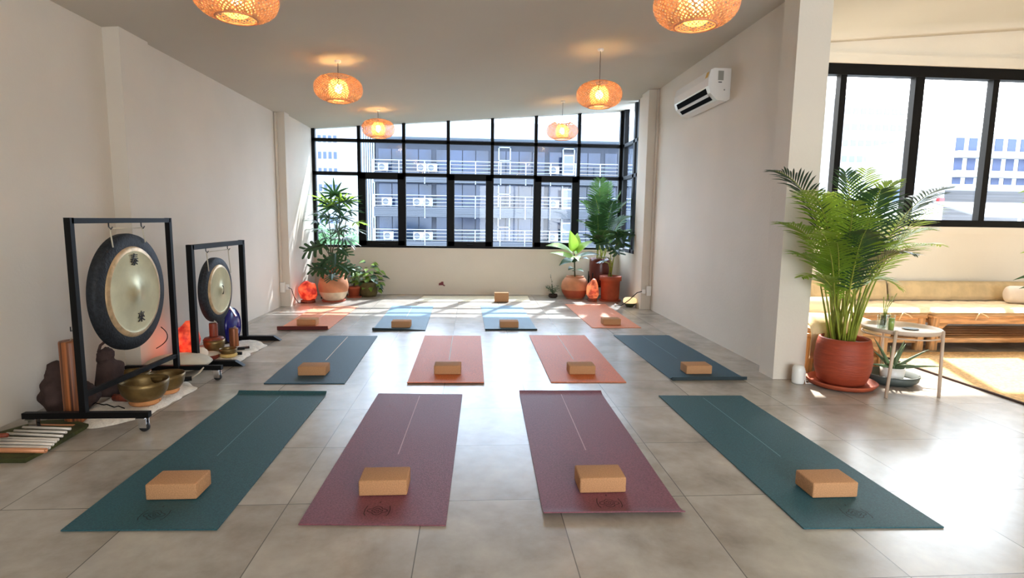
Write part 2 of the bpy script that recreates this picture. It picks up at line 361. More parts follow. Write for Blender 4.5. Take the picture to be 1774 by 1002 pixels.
b = MB().box((2.68, 5.97, 2.955), (7.2, 6.0, 3.055)); struct('trim_1', b, M['wall2'])
b = MB().box((2.68, 5.97, 1.16), (7.2, 6.0, 1.235)); struct('trim_2', b, M['wall2'])
b = MB()
for z in (1.16,): b.box((-2.56, 9.285, .745), (2.44, 9.3, .765))
struct('trim_3', b, M['wall'])

# ------------------------------------------------------------------ windows
XW = [-2.535 + .7107 * i for i in range(8)]
w1 = bpy.data.objects.new('window_1', None); COL.objects.link(w1); w1.location = (0, 9.36, .75); ORG[w1] = Vector(w1.location); w1['kind'] = 'structure'
f = MB(); Y0, Y1 = 9.33, 9.40
for i, x in enumerate(XW):
    hw = .026 if i < 7 else .035
    f.box((x - hw, Y0, .76), (x + hw, Y1, zc(x) + .01))
f.box((-2.56, Y0, 2.44), (2.44, Y1, 2.49)); f.box((-2.56, Y0, 1.915), (2.44, Y1, 1.97)); f.box((-2.56, Y0 - .02, .745), (2.44, Y1, .80))
f.build('window_frame', M['frame'], w1)
for i in (1, 3, 5):
    a, c = XW[i] + .0, XW[i+1] - .0
    cs = MB(); z0, z1 = .79, 1.95
    cs.box((a, Y0 - .015, z0), (a + .10, Y1, z1)); cs.box((c - .10, Y0 - .015, z0), (c, Y1, z1)); cs.box((a, Y0 - .015, z0), (c, Y1, z0 + .085)); cs.box((a, Y0 - .015, z1 - .085), (c, Y1, z1))
    k = cs.build('casement', M['frame'], w1)
    MB().rbox(((a+c)/2 - .05, Y0 - .045, z0 + .02), ((a+c)/2 + .05, Y0 - .012, z0 + .045), .006).build('casement_handle', M['frame'], k)
MB().add([(-2.53, 9.365, .79), (2.42, 9.365, .79), (2.42, 9.365, zc(2.42)), (-2.53, 9.365, zc(-2.53))], [(0,1,2,3)]).build('window_pane', M['glass_tint'], w1)
w2 = bpy.data.objects.new('window_2', None); COL.objects.link(w2); w2.location = (2.5, 8.9, .75); ORG[w2] = Vector(w2.location); w2['kind'] = 'structure'
f = MB(); X0, X1 = 2.45, 2.52
for y0, y1 in ((8.40, 8.50), (8.62, 8.70), (9.22, 9.33)): f.box((X0, y0, .75), (X1, y1, zc(2.5)))
f.box((X0, 8.4, 2.44), (X1, 9.3, 2.49)); f.box((X0, 8.4, 1.915), (X1, 9.3, 1.97)); f.box((X0, 8.4, .745), (X1, 9.3, .81))
f.build('window_frame', M['frame'], w2)
MB().add([(2.485, 8.42, .79), (2.485, 9.3, .79), (2.485, 9.3, zc(2.48)), (2.485, 8.42, zc(2.48))], [(0,1,2,3)]).build('window_pane', M['glass_tint'], w2)
w3 = bpy.data.objects.new('window_3', None); COL.objects.link(w3); w3.location = (5, 6.05, 1.2); ORG[w3] = Vector(w3.location); w3['kind'] = 'structure'
f = MB(); f.box((2.68, 6.0, 2.84), (6.75, 6.1, 2.955)); f.box((2.68, 5.99, 1.235), (6.75, 6.1, 1.31))
f.box((6.68, 6.0, 1.27), (6.75, 6.1, 2.9)); f.build('window_frame', M['frame'], w3)
xa = [(PY(1464, 130, 6.0).x, .07), (PY(1597, 130, 6.0).x, .105), (PY(1730, 130, 6.0).x, .07)]
for x, wd in xa:
    MB().box((x - wd/2, 6.01, 1.28), (x + wd/2, 6.09, 2.88)).build('sash_stile', M['frame'], w3)
MB().add([(2.7, 6.06, 1.28), (6.72, 6.06, 1.28), (6.72, 6.06, 2.88), (2.7, 6.06, 2.88)], [(0,1,2,3)]).build('window_pane', M['glass'], w3)
w4 = bpy.data.objects.new('window_4', None); COL.objects.link(w4); w4.location = (2, -2.57, .35); ORG[w4] = Vector(w4.location); w4['kind'] = 'structure'
f = MB(); f.box((.2, -2.62, .35), (4.2, -2.54, .42)); f.box((.2, -2.62, 2.48), (4.2, -2.54, 2.55))
for i in range(4): f.box((.2 + 1.3133*i, -2.62, .35), (.26 + 1.3133*i, -2.54, 2.55))
f.build('window_frame', M['frame'], w4)
MB().add([(.2, -2.58, .38), (4.2, -2.58, .38), (4.2, -2.58, 2.52), (.2, -2.58, 2.52)], [(0,1,2,3)]).build('window_pane', M['glass'], w4)

# ------------------------------------------------------------------ yoga mats and blocks
def yoga_mat(q, m, label, near=0, far=0, cl=.05, dark=None, thick=.006, logo=None, line=None, ls=(.40, .97), lw=.0035, skew=(1, 1), group='yoga mats laid out in rows'):
    NL, NR, FR, FL = [PZ(u, v) for u, v in q]
    Ls = ((NL - FL).length + (NR - FR).length) / 2
    c = (NL + NR + FR + FL) / 4
    t = thing('yoga_mat', label, 'yoga mat', (c.x, c.y, 0), group)
    nx, ny = 10, 44
    def pt(s, x):
        a = NL.lerp(NR, x); e = FL.lerp(FR, x); return a.lerp(e, s)
    def lift(s, x):
        z = 0
        if near and s * Ls < cl:
            k = 1 - s * Ls / cl; z += near * k * k * (skew[0] + (skew[1] - skew[0]) * x)
        if far and (1 - s) * Ls < cl:
            k = 1 - (1 - s) * Ls / cl; z += far * k * k * (skew[0] + (skew[1] - skew[0]) * x)
        return z + .0008 * (1 + math.sin(s * 9 + x * 3))
    ss = [0, .005, .01, .015, .02, .03, .04, .05] + [.05 + .9 * i / (ny - 14) for i in range(1, ny - 14)] + [.95, .96, .97, .98, .985, .99, .995, 1]
    top, bot = [], []
    for s in ss:
        for i in range(nx + 1):
            p = pt(s, i / nx); l = lift(s, i / nx); top.append((p.x, p.y, thick + l)); bot.append((p.x, p.y, .0006 + l))
    N = len(top); W = nx + 1; R = len(ss); fs = []
    for j in range(R - 1):
        for i in range(nx):
            a = j*W + i; fs.append((a, a+1, a+W+1, a+W)); fs.append((N+a, N+a+W, N+a+W+1, N+a+1))
    for j in range(R - 1):
        a = j*W; fs.append((a, a+W, N+a+W, N+a)); a += nx; fs.append((a, N+a, N+a+W, a+W))
    for i in range(nx):
        fs.append((i, N+i, N+i+1, i+1)); a = (R-1)*W + i; fs.append((a, a+1, N+a+1, N+a))
    MB().add(top + bot, fs).build('mat_sheet', m, t)
    def strip(pts2, wd, mb):          # printed ribbon following the sheet, pts in (s, x)
        ps = [pt(s, x) + Vector((0, 0, thick + lift(s, x) + .0008)) for s, x in pts2]
        for i in range(len(ps) - 1):
            d = (ps[i+1] - ps[i]).normalized(); n_ = Vector((-d.y, d.x, 0)) * wd / 2
            mb.add([ps[i] - n_, ps[i] + n_, ps[i+1] + n_ + d*wd*.2, ps[i+1] - n_ + d*wd*.2], [(0,1,2,3)])
    if line:
        mb = MB(); strip([(ls[0] + (ls[1] - ls[0]) * i / 12, .5) for i in range(13)], lw * 2, mb); mb.build('alignment_line', line, t)
    if logo:
        mb = MB(); sc = .048
        def P2(a, b_): return (.062 + b_ * sc / Ls * 1.0, .5 + a * sc / .62)
        for r0, pet in ((.62, .30), (.34, .16)):
            strip([P2((r0 + pet * abs(math.cos(2*a))**1.5) * math.cos(a), (r0 + pet * abs(math.cos(2*a))**1.5) * math.sin(a) * .8) for a in [2*PI*i/48 for i in range(49)]], .0035, mb)
        strip([P2(.12 * math.cos(a), .12 * math.sin(a)) for a in [2*PI*i/12 for i in range(13)]], .003, mb)
        for sx in (-1, 1): strip([P2(sx * .95, -.85), P2(sx * 1.12, -.5), P2(sx * 1.15, .2), P2(sx * 1.02, .85)], .004, mb)
        strip([P2(-.02, 1.35), P2(.03, 1.6)], .005, mb)
        mb.build('printed_emblem', logo, t)
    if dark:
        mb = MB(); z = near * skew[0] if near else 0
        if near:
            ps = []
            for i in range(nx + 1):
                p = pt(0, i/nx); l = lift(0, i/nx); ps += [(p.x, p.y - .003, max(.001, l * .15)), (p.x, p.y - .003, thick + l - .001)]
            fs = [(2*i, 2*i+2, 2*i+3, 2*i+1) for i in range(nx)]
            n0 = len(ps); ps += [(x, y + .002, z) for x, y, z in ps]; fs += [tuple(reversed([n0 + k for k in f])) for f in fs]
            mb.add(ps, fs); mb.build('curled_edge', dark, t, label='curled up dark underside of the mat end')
    return t
MT = [
 ([(105,922),(376,920),(566,684),(414,683)], 'mat_teal', 'dark teal yoga mat at front left, far end curled up', dict(far=.02, logo=M['logo_teal'], line=M['line_teal'], lw=.0018)),
 ([(517,911),(772.5,912.7),(801,684.8),(655.7,683.5)], 'mat_plum', 'plum yoga mat in front row, left one of the two, fully flat', dict(logo=M['logo_dark'], line=M['line_plum'], lw=.0028)),
 ([(942,898),(1187,896),(1041,681.7),(899.5,681.7)], 'mat_plum', 'plum yoga mat in front row, right one of the two, near end slightly lifted', dict(near=.02, far=.015, cl=.08, logo=M['logo_dark'], line=M['line_plum'], lw=.0028)),
 ([(1392,918),(1635,916),(1284,687),(1141,687)], 'mat_teal', 'grey teal yoga mat at front right, nearest the palm pot', dict(logo=M['logo_teal'], line=M['line_teal'], lw=.0022)),
 ([(457,666),(597,666),(654,583),(554,583)], 'mat_blue', 'dark blue-teal yoga mat in middle row, lying flat beside the gong stands', dict(line=M['line_pale'])),
 ([(705,666),(839,666),(833,583),(736,582.5)], 'mat_orange', 'burnt orange yoga mat in middle row, left of centre', dict(near=.008, line=M['line_pale'], lw=.004)),
 ([(954.5,663.7),(1085,663.7),(1013,582),(916.6,582)], 'mat_orange', 'burnt orange yoga mat in middle row, right of centre', dict(line=M['line_pale'], lw=.004)),
 ([(1164,660),(1293.7,659),(1158.6,582),(1063,582)], 'mat_blue', 'dark blue-teal yoga mat in middle row by the right wall, near edge curled', dict(near=.022, cl=.07, dark=M['edge_dark'], line=M['line_teal'], lw=.0022)),
 ([(480,572.8),(568,572.4),(620.7,531),(545.7,531.5)], 'mat_orange_sunlit', 'sunlit-coloured orange yoga mat in back row by left wall, near end curled up dark red', dict(near=.04, cl=.05, dark=M['edge_red'], line=M['line_pale'])),
 ([(644.7,573.5),(736.8,573.5),(751,531),(679.6,530.6)], 'mat_sky', 'light blue yoga mat in back row, left one, corner curled up', dict(near=.028, cl=.06, skew=(1, .1), dark=M['edge_dark'], line=M['line_pale'], ls=(.5, .9), lw=.002)),
 ([(840.6,572.9),(930.7,572.9),(903.7,530.5),(832.6,530.5)], 'mat_sky', 'light blue yoga mat in back row, right one', dict(near=.012, cl=.05, dark=M['edge_dark'])),
 ([(1025.5,568.9),(1110.9,568.9),(1048.6,527.8),(979,528)], 'mat_orange_sunlit', 'sunlit-coloured orange yoga mat in back row by right wall, lying flat', dict()),
 ([(718,523.5),(919,523.5),(914,513.8),(735,513.8)], 'mat_cream', 'cream teacher yoga mat laid crosswise under the back window', dict()),
]
for q, mk, lab, kw in MT:
    yoga_mat(q, M[mk], lab, **kw)
BL = [(252,867,341,'dark teal mat at front left'), (620.7,860,705.8,'left plum mat in front row'), (1004,854.8,1085,'right plum mat in front row'), (1407.7,863.3,1485.7,'grey teal mat at front right'),
 (516,651.5,564,'dark blue-teal mat beside the gongs'), (751.8,649.5,798.5,'left burnt orange mat'), (985.8,649.5,1032,'right burnt orange mat'), (1189,649,1233.5,'dark blue-teal mat by the right wall'),
 (513.5,564.8,547.4,'sunlit-coloured orange mat by the left wall'), (677.9,568.3,710.6,'left light blue mat'), (867,568.4,897.6,'right light blue mat'), (1045,563.6,1075.6,'sunlit-coloured orange mat by the right wall')]
blk0 = None
for a, v, b_, where in BL:
    p = PZ(a, v, .008); q = PZ(b_, v, .008); cx = (p.x + q.x) / 2; wd = .215; dp = .145 if v > 600 else .135
    if blk0 is None:
        mb = MB().rbox((-.5*wd, 0, 0), (.5*wd, dp, .072), .007, 3)
        blk0 = mb.build('yoga_block', M['cork'], None, origin=(0, 0, 0)); o = blk0
    else: o = copy_tree(blk0)
    o.location = (cx, (p.y + q.y) / 2, .0085)
    setp(o, 'cork yoga block lying flat on the ' + where, 'yoga block', 'cork yoga blocks on the mats')
p = PZ(857.3, 526, .008)
MB().rbox((p.x, 8.40, .008), (p.x + .215, 8.475, .148), .007, 3).build('yoga_block', M['cork'], None, label='cork yoga block standing upright on its long edge on the cream mat', cat='yoga block', group='cork yoga blocks on the mats')

# ------------------------------------------------------------------ pendant lamps
def weave(mb, prof, n, turns, wd, steps, R=1, direction=1, ph0=0.0):
    # prof(t) -> (r, z); strips running helically over the surface
    for k in range(n):
        ph = 2*PI*k/n + ph0; L_, R_ = [], []
        for j in range(steps + 1):
            t = j/steps; r, z = prof(t); a = ph + direction * turns * 2*PI * t
            r += .0016 * direction
            p = Vector((r*math.cos(a), r*math.sin(a), z)); da = wd / 2 / max(r, .03)
            L_.append(Vector((r*math.cos(a-da), r*math.sin(a-da), z))); R_.append(Vector((r*math.cos(a+da), r*math.sin(a+da), z)))
        vs = [q for pr in zip(L_, R_) for q in pr]
        mb.add(vs, [(2*j, 2*j+2, 2*j+3, 2*j+1) for j in range(steps)], True)
def shade_prof(t):
    th = PI * (.10 + .80 * t); r = .228 * (abs(math.sin(th)) ** .62); z = .118 * math.cos(th) / math.cos(.1*PI) * (1.0)
    return r, z
def inner_prof(t):
    th = PI * (.16 + .70 * t); return .095 * math.sin(th) ** .8, .105 * math.cos(th) - .012
def pendant(x, y, z, label, proto=None):
    top = zc(x)
    t = thing('pendant_lamp', label, 'pendant lamp', (x, y, z), 'round woven bamboo pendant lamps')
    if proto is None:
        O = Vector((x, y, z))
        def mk(mb, nm, mm, par=t, **kw):
            mb.v = [v + O for v in mb.v]; return mb.build(nm, mm, par, fixn=False, **kw)
        mb = MB(); weave(mb, shade_prof, 40, .36, .0125, 16); weave(mb, shade_prof, 40, .36, .0125, 16, direction=-1, ph0=.03); weave(mb, shade_prof, 26, .05, .006, 14, direction=1.8)
        sh = mk(mb, 'lamp_shade', M['bamboo'])
        for tt, rr in ((0.0, .004), (1.0, .006)):
            mb = MB(); r, zz = shade_prof(tt); mb.tube([(r*math.cos(2*PI*k/32), r*math.sin(2*PI*k/32), zz) for k in range(33)], rr, 6, False)
            mk(mb, 'shade_rim', M['bamboo'], sh)
        mb = MB(); weave(mb, inner_prof, 22, .3, .0085, 10); weave(mb, inner_prof, 22, .3, .0085, 10, direction=-1)
        mk(mb, 'inner_shade', M['bamboo_in'])
        mk(MB().blob((0, 0, 0), .034, .034, .045), 'bulb', M['bulb'])
        mk(MB().lathe((0, 0, .04), [(.012, 0), (.018, .01), (.018, .05), (.006, .065)], 16, cap0=True, cap1=True), 'bulb_holder', M['black'])
    else:
        for ch in proto.children:
            if not ch.name.startswith(('cord', 'ceiling_rose')):
                copy_tree(ch, t)
    MB().tube([(x, y, z + .1), (x, y, top - .01)], .0028, 6).build('cord', M['bag'], t)
    MB().lathe((x, y, top - .022), [(.022, 0), (.03, .008), (.03, .028)], 24, cap0=True, cap1=True).build('ceiling_rose', M['white'], t)
    d = bpy.data.lights.new('bulb_light', 'POINT'); d.energy = LAMP_W; d.color = (1, .70, .42); d.shadow_soft_size = .035
    l = bpy.data.objects.new('bulb_light', d); COL.objects.link(l); l.location = (x, y, z)
    return t
LAMP_W = 1.5
pl = pendant(-1.30, 5.72, 2.475, 'woven bamboo pendant lamp over the middle row, on the left')
pendant(-1.32, 8.15, 2.475, 'bamboo pendant lamp hanging before the back window, on the left', pl)
pendant(1.255, 5.76, 2.50, 'woven bamboo pendant lamp over the middle row, right, near the air conditioner', pl)
pendant(1.275, 8.25, 2.525, 'woven bamboo pendant lamp hanging before the back window, on the right', pl)
pendant(-1.34, 3.45, 2.475, 'bamboo pendant lamp cut off by the top edge, on the left', pl)
pendant(1.205, 3.15, 2.43, 'largest bamboo pendant lamp, cut off by the top edge, on the right', pl)

# ------------------------------------------------------------------ air conditioner
t = thing('air_conditioner', 'white wall mounted split air conditioner high on the right wall', 'air conditioner', (2.53, 6.1, 2.44))
y0, y1 = 5.60, 6.55
prof = [(2.53, 2.46), (2.53, 2.755), (2.36, 2.755), (2.325, 2.74), (2.305, 2.66), (2.305, 2.585), (2.33, 2.52), (2.40, 2.45), (2.50, 2.445)]
mb = MB(); n = len(prof)
mb.add([(x, y0, z) for x, z in prof] + [(x, y1, z) for x, z in prof], [tuple(range(n)), tuple(reversed(range(n, 2*n)))] + [(k, n+k, n+(k+1)%n, (k+1)%n) for k in range(n)])
M['ac'] = mat('glossy_white_plastic', rgb(240, 236, 230), .16, spec=.6)
mb.build('housing', M['ac'], t)
def acq(a, b_, y0, y1, off):
    a, b_ = Vector((a[0], 0, a[1])), Vector((b_[0], 0, b_[1])); d = (b_ - a).normalized(); nn = Vector((d.z, 0, -d.x)) 
    if nn.x > 0: nn = -nn
    a += nn*off; b_ += nn*off; q = []
    for y in (y0, y1): q += [(a.x, y, a.z), (b_.x, y, b_.z)]
    q2 = [(Vector(p) - nn*.004) for p in q]
    return MB().add(q + q2, [(0,1,3,2),(4,6,7,5),(0,4,5,1),(2,3,7,6),(0,2,6,4),(1,5,7,3)])
acq((2.310, 2.572), (2.331, 2.520), y0 + .07, y1 - .07, .004).build('air_slot', M['vent_dark'], t)
acq((2.345, 2.505), (2.385, 2.465), y0 + .07, y1 - .07, .004).build('air_slot', M['vent_dark'], t)
acq((2.326, 2.518), (2.346, 2.498), y0 + .05, y1 - .05, .012).build('louvre', M['ac'], t)
acq((2.322, 2.728), (2.308, 2.672), y0 + .03, y0 + .09, .002).build('energy_sticker', M['gold'], t)
MB().box((2.40, y0 - .002, 2.64), (2.455, y0, 2.73)).build('rating_label', M['grey_label'], t)
MB().box((2.405, y0 - .002, 2.618), (2.44, y0, 2.626)).build('rating_label', M['vent_dark'], t, label='thin dark printed line under the grey rating label')
MB().lathe((2.47, y0 - .002, 2.55), [(.008, 0), (.008, .002)], 12, ax='y', cap0=True, cap1=True).build('screw_cap', M['grey_label'], t)

# ------------------------------------------------------------------ conduits and sockets
tag = setp
MB().box((-2.655, 7.925, .345), (-2.628, 7.955, zc(-2.65) - .005)).build('cable_conduit', M['wall'], None, label='cream vertical cable conduit in the corner left of the back bay', cat='conduit')
MB().box((2.50, 7.765, .345), (2.528, 7.795, zc(2.5) - .005)).build('cable_conduit', M['wall'], None, label='cream vertical cable conduit in the corner right of the back bay', cat='conduit')
SOCK_L = t = thing('power_socket', 'white wall socket with plug low beside the left salt lamp', 'socket', (-2.56, 7.95, .26))
MB().rbox((-2.655, 7.915, .20), (-2.59, 7.955, .34), .005).build('socket_plate', M['white'], t); MB().rbox((-2.585, 7.925, .24), (-2.54, 7.955, .31), .005).build('plug', M['white'], t)
SOCK_R = t = thing('power_socket', 'white wall socket with black plug low beside the right corner lamp', 'socket', (2.5, 7.78, .26))
MB().rbox((2.46, 7.755, .20), (2.528, 7.795, .34), .005).build('socket_plate', M['white'], t); MB().rbox((2.40, 7.765, .23), (2.45, 7.80, .29), .005).build('plug', M['white'], t)
MB().tube([(-2.55, 7.93, .27), (-2.50, 7.92, .25), (-2.49, 8.0, .12), (-2.48, 8.15, .02), (-2.40, 8.26, .012)], .005, 6).build('power_cord', M['black'], SOCK_L)
MB().tube([(2.40, 7.78, .26), (2.33, 7.78, .24), (2.24, 7.86, .12), (2.16, 7.96, .03), (2.10, 8.02, .015)], .006, 6).build('power_cord', M['black'], SOCK_R)
MB().blob((2.09, 8.03, .022), .02, .02, .02).build('cord_switch', M['white'], None, label='small white in-line switch lying on floor at end of black cord', cat='switch')
p = PY(765, 492, 9.3)
t = thing('wall_ornament', 'small dark red object stuck low on the wall behind the cream mat', 'ornament', (p.x, 9.28, p.z - .03))
MB().prism([(-.035, -.02), (.02, -.025), (.045, -.035), (.05, -.02), (.03, -.01), (.03, .035), (.005, .038), (-.01, .02), (-.035, .012)], 0, .014)
mb = MB(); pr = [(-.045, -.022), (.02, -.02), (.05, -.038), (.058, -.025), (.032, -.008), (.03, .036), (.0, .038), (-.01, .022), (-.042, .012)]
n = len(pr); mb.add([(p.x + a, 9.297, p.z + c) for a, c in pr] + [(p.x + a, 9.27, p.z + c) for a, c in pr], [tuple(range(n)), tuple(reversed(range(n, 2*n)))] + [(k, (k+1)%n, n+(k+1)%n, n+k) for k in range(n)])
mb.build('red_shape', mat('dark_red_plastic', rgb(110, 16, 26), .5), t)

# ------------------------------------------------------------------ plants: leaf builders
def leafstrip(mb, base, d, L, wd, droop=.3, seg=5, prof=None, up=(0, 0, 1), fold=.0):
    d = Vector(d).normalized(); base = Vector(base); side = d.cross(Vector(up))
    if side.length < 1e-3: side = Vector((1, 0, 0))
    side.normalize(); vs = []; p = base.copy(); dd = d.copy()
    for j in range(seg + 1):
        t = j / seg; wv = wd * (prof(t) if prof else math.sin(PI * (.08 + .92 * t)) ** .7 if t < 1 else .02)
        nn = side.cross(dd).normalized()
        vs += [p - side * wv / 2 + nn * wv * fold, p.copy(), p + side * wv / 2 + nn * wv * fold]
        dd = (dd + Vector((0, 0, -droop / seg))).normalized(); p = p + dd * L / seg
    fs = []
    for j in range(seg):
        a = 3*j; fs += [(a, a+1, a+4, a+3), (a+1, a+2, a+5, a+4)]
    mb.add(vs, fs, True)
def bez(a, c, b_, t): return a * (1-t)**2 + c * 2*t*(1-t) + b_ * t*t
def frond(name, t_, base, ctrl, tip, LL, m, mstem, nl=26, start=.35, wd=.017, rng=random, droop=.55, stalk_r=.006):
    base, ctrl, tip = Vector(base), Vector(ctrl), Vector(tip)
    st = MB(); pts = [bez(base, ctrl, tip, i/14) for i in range(15)]
    st.tube(pts, stalk_r, 6, True, r1=.0015)
    mb = MB()
    for i in range(nl):
        u = i / (nl - 1); t = start + (1 - start) * u
        p = bez(base, ctrl, tip, t); d = (bez(base, ctrl, tip, min(1, t + .02)) - bez(base, ctrl, tip, t - .02)).normalized()
        side = d.cross(Vector((0, 0, 1)))
        if side.length < .05: side = Vector((1, 0, 0))
        side.normalize(); nrm = side.cross(d)
        L = LL * (math.sin(PI * (.12 + .80 * u)) ** .8) * rng.uniform(.88, 1.08)
        for s in (-1, 1):
            dd = (side * s * .82 + d * (.55 + .5 * u) + nrm * .28).normalized()
            leafstrip(mb, p, dd, L, wd, droop * rng.uniform(.7, 1.3), 4, up=nrm if abs(dd.dot(nrm)) < .95 else d)
    fr = mb.build(name, m, t_, fixn=False)
    st.build('stalk', mstem, fr)
    return fr
def big_leaf(mb, base, d, L, W, droop=.5, up=(0, 0, 1), seg=8, pointy=.6, fold=.12):
    leafstrip(mb, base, d, L, W, droop, seg, prof=lambda t: max(.02, math.sin(PI * min(1, t * .97 + .03) ** pointy)), up=up, fold=fold)
def monstera(mb, c, d, up, S, slots=5):
    # c: leaf base, d: direction to tip, up: facing normal
    c, d, up = Vector(c), Vector(d).normalized(), Vector(up).normalized(); side = d.cross(up).normalized(); up = side.cross(d)
    def P(x, y): return c + d * (y * S) + side * (x * S) - up * (x*x + (y - .4)**2 * .6) * S * .25
    for s in (-1, 1):
        prev = None; vs = []; K = 10
        for j in range(K + 1):
            y = -.12 + 1.12 * j / K; vs += [P(0, max(y, 0) if j else 0, ), P(s * .20 * math.sin(PI * min(1, (j + 1.2) / (K + 1.4))), y)]
        mb.add(vs, [(2*j, 2*j+2, 2*j+3, 2*j+1) for j in range(K)], True)
        for q in range(slots):
            y0 = -.12 + 1.0 * q / slots; ang = math.radians(8 + 13 * q - 12)
            wl = 1.0 / slots * .86; Lx = .56 * math.sin(PI * (q + 1.05) / (slots + 1.35)) ** .6
            vs = []
            for j in range(5):
                u = j / 4; x = .10 + (Lx - .10) * u; yy = y0 + math.tan(ang) * x * .8 - (.10 if q == 0 else 0) * u
                ww = wl * (1 if u < .7 else 1 - (u - .7) * 1.6)
                vs += [P(s * x, yy), P(s * x, yy + ww)]
            mb.add(vs, [(2*j, 2*j+2, 2*j+3, 2*j+1) for j in range(4)], True)
def fan(mb, c, d, R, n, wd, rng, droop=.4):
    c, d = Vector(c), Vector(d).normalized(); side = d.cross(Vector((0, 0, 1))).normalized(); nn = side.cross(d)
    for k in range(n):
        a = math.radians(-115 + 230 * k / (n - 1)); dd = d * math.cos(a) + side * math.sin(a) + nn * rng.uniform(-.05, .25)
        leafstrip(mb, c, dd, R * rng.uniform(.82, 1.08), wd, droop, 4, prof=lambda t: (.35 + .65 * math.sin(PI * min(1, t * .9 + .1))) if t < .98 else .15, up=nn)
def pot(t, c, prof, m, soil_z, soil_r, n=36, name='pot'):
    o = MB().lathe(c, prof, n, cap0=True).build(name, m, t)
    MB().lathe((c[0], c[1], 0), [(0.001, c[2] + soil_z + .006), (soil_r * .6, c[2] + soil_z + .004), (soil_r, c[2] + soil_z)], 24).build('soil', M['soil'], t)
    return o

# ------------------------------------------------------------------ big areca palm
rg = random.Random(11)
PC = Vector((2.87, 4.08, 0))
t = thing('potted_areca_palm', 'large green areca palm in a terracotta pot beside the white pillar', 'potted plant', PC)
M['pot_ridged'] = mat('ridged_terracotta', rgb(156, 62, 34), .6, noise_s=6, noise_amt=.12, bump=.35, bump_s=14, stretch=(1, 1, 9))
MB().lathe(PC, [(.17, .012), (.225, .012), (.25, .045), (.243, .05), (.215, .024), (.05, .022)], 40, cap0=True, cap1=True).build('saucer', M['terra'], t)
pot(t, (PC.x, PC.y, .024), [(.145, 0), (.172, .03), (.196, .12), (.202, .2), (.192, .30), (.178, .355), (.165, .36), (.162, .345), (.162, .29)], M['pot_ridged'], .315, .164)
FR = [  # tip (u, v, Y), sag, leaflet length
 (1343, 296, 4.05, .45, .30), (1352, 385, 4.0, .30, .26), (1376, 440, 3.95, .22, .24), (1395, 330, 3.6, .42, .28), (1465, 300, 4.3, .10, .30),
 (1500, 296, 4.6, .12, .30), (1440, 335, 4.7, .25, .28), (1545, 318, 4.2, .25, .28), (1652, 322, 4.2, .42, .26), (1640, 355, 4.8, .34, .26), (1630, 425, 4.3, .36, .24),
 (1612, 398, 3.85, .30, .25), (1525, 330, 3.5, .25, .28), (1480, 350, 3.35, .22, .28), (1420, 400, 3.4, .22, .26), (1560, 500, 4.0, .34, .20), (1585, 440, 3.6, .30, .24),
 (1390, 480, 3.75, .22, .2), (1425, 350, 4.0, .18, .28), (1560, 370, 4.6, .2, .26), (1500, 400, 3.45, .18, .26), (1450, 420, 3.5, .16, .24), (1540, 420, 3.7, .2, .24), (1400, 370, 4.5, .25, .26)]
for i, (u, v, Y, sag, LL) in enumerate(FR):
    tip = PY(u, v, Y); a = rg.uniform(0, 2*PI); base = PC + Vector((math.cos(a) * .07, math.sin(a) * .07, .35)); 
    ctrl = base.lerp(tip, .50) + Vector((0, 0, sag + .12)); ctrl.x = base.x + (tip.x - base.x) * .28; ctrl.y = base.y + (tip.y - base.y) * .28
    frond('frond', t, base, ctrl, tip, LL * .84, M['leaf'] if i % 4 else M['leaf_dk'], M['stem'], nl=30, start=.34, wd=.0165, rng=rg, stalk_r=.0075)
for i in range(13):
    a = rg.uniform(0, 2*PI); r = rg.uniform(.02, .10); b0 = PC + Vector((math.cos(a)*r, math.sin(a)*r, .34)); e = b0 + Vector((math.cos(a)*.10, math.sin(a)*.08, rg.uniform(.35, .6)))
    MB().tube([b0, b0.lerp(e, .5) + Vector((0, 0, .01)), e], .0105, 8, True, r1=.005).build('cane', M['stem'], t)

# ------------------------------------------------------------------ left corner plants
rg = random.Random(5)
t = thing('plant_stand', 'black metal plant stand behind the round pale terracotta pot', 'plant stand', (-2.14, 8.86, 0))
SC_ = Vector((-2.16, 8.92, 0))
for k in range(4):
    a = PI/4 + k*PI/2; q = SC_ + Vector((math.cos(a) * .22, math.sin(a) * .22, 0)); MB().bar(q, q + Vector((0, 0, .42)), .018).build('leg', M['black'], t)
mb = MB(); mb.tube([SC_ + Vector((.22*math.cos(2*PI*k/28), .22*math.sin(2*PI*k/28), .24)) for k in range(29)], .009, 6, False).bar(SC_ + Vector((-.155, -.155, .235)), SC_ + Vector((.155, .155, .235)), .016).bar(SC_ + Vector((-.155, .155, .235)), SC_ + Vector((.155, -.155, .235)), .016)
mb.build('support_ring', M['black'], t)
t = thing('potted_lady_palm', 'tall lady palm with fan leaves in front of the left window panes', 'potted plant', (SC_.x, SC_.y, .245))
pot(t, (SC_.x, SC_.y, .246), [(.12, 0), (.15, .03), (.175, .15), (.168, .24), (.18, .26), (.18, .285), (.165, .285), (.16, .25)], M['terra_lt'], .25, .163)
CAN = [(560, 352), (585, 345), (575, 372), (602, 362), (556, 395), (590, 395), (606, 388), (572, 412), (598, 420)]
for (u, v) in [(568, 365), (588, 352), (600, 380), (558, 400), (584, 405)]:
    top = PY(u, v, 8.92); a = rg.uniform(0, 6); b0 = SC_ + Vector((.05*math.cos(a), .05*math.sin(a), .49))
    cn = MB().tube([b0, b0.lerp(top, .5) + Vector((rg.uniform(-.04, .04), rg.uniform(-.04, .04), 0)), top], .012, 7, r1=.006).build('cane', M['stem_dk'], t)
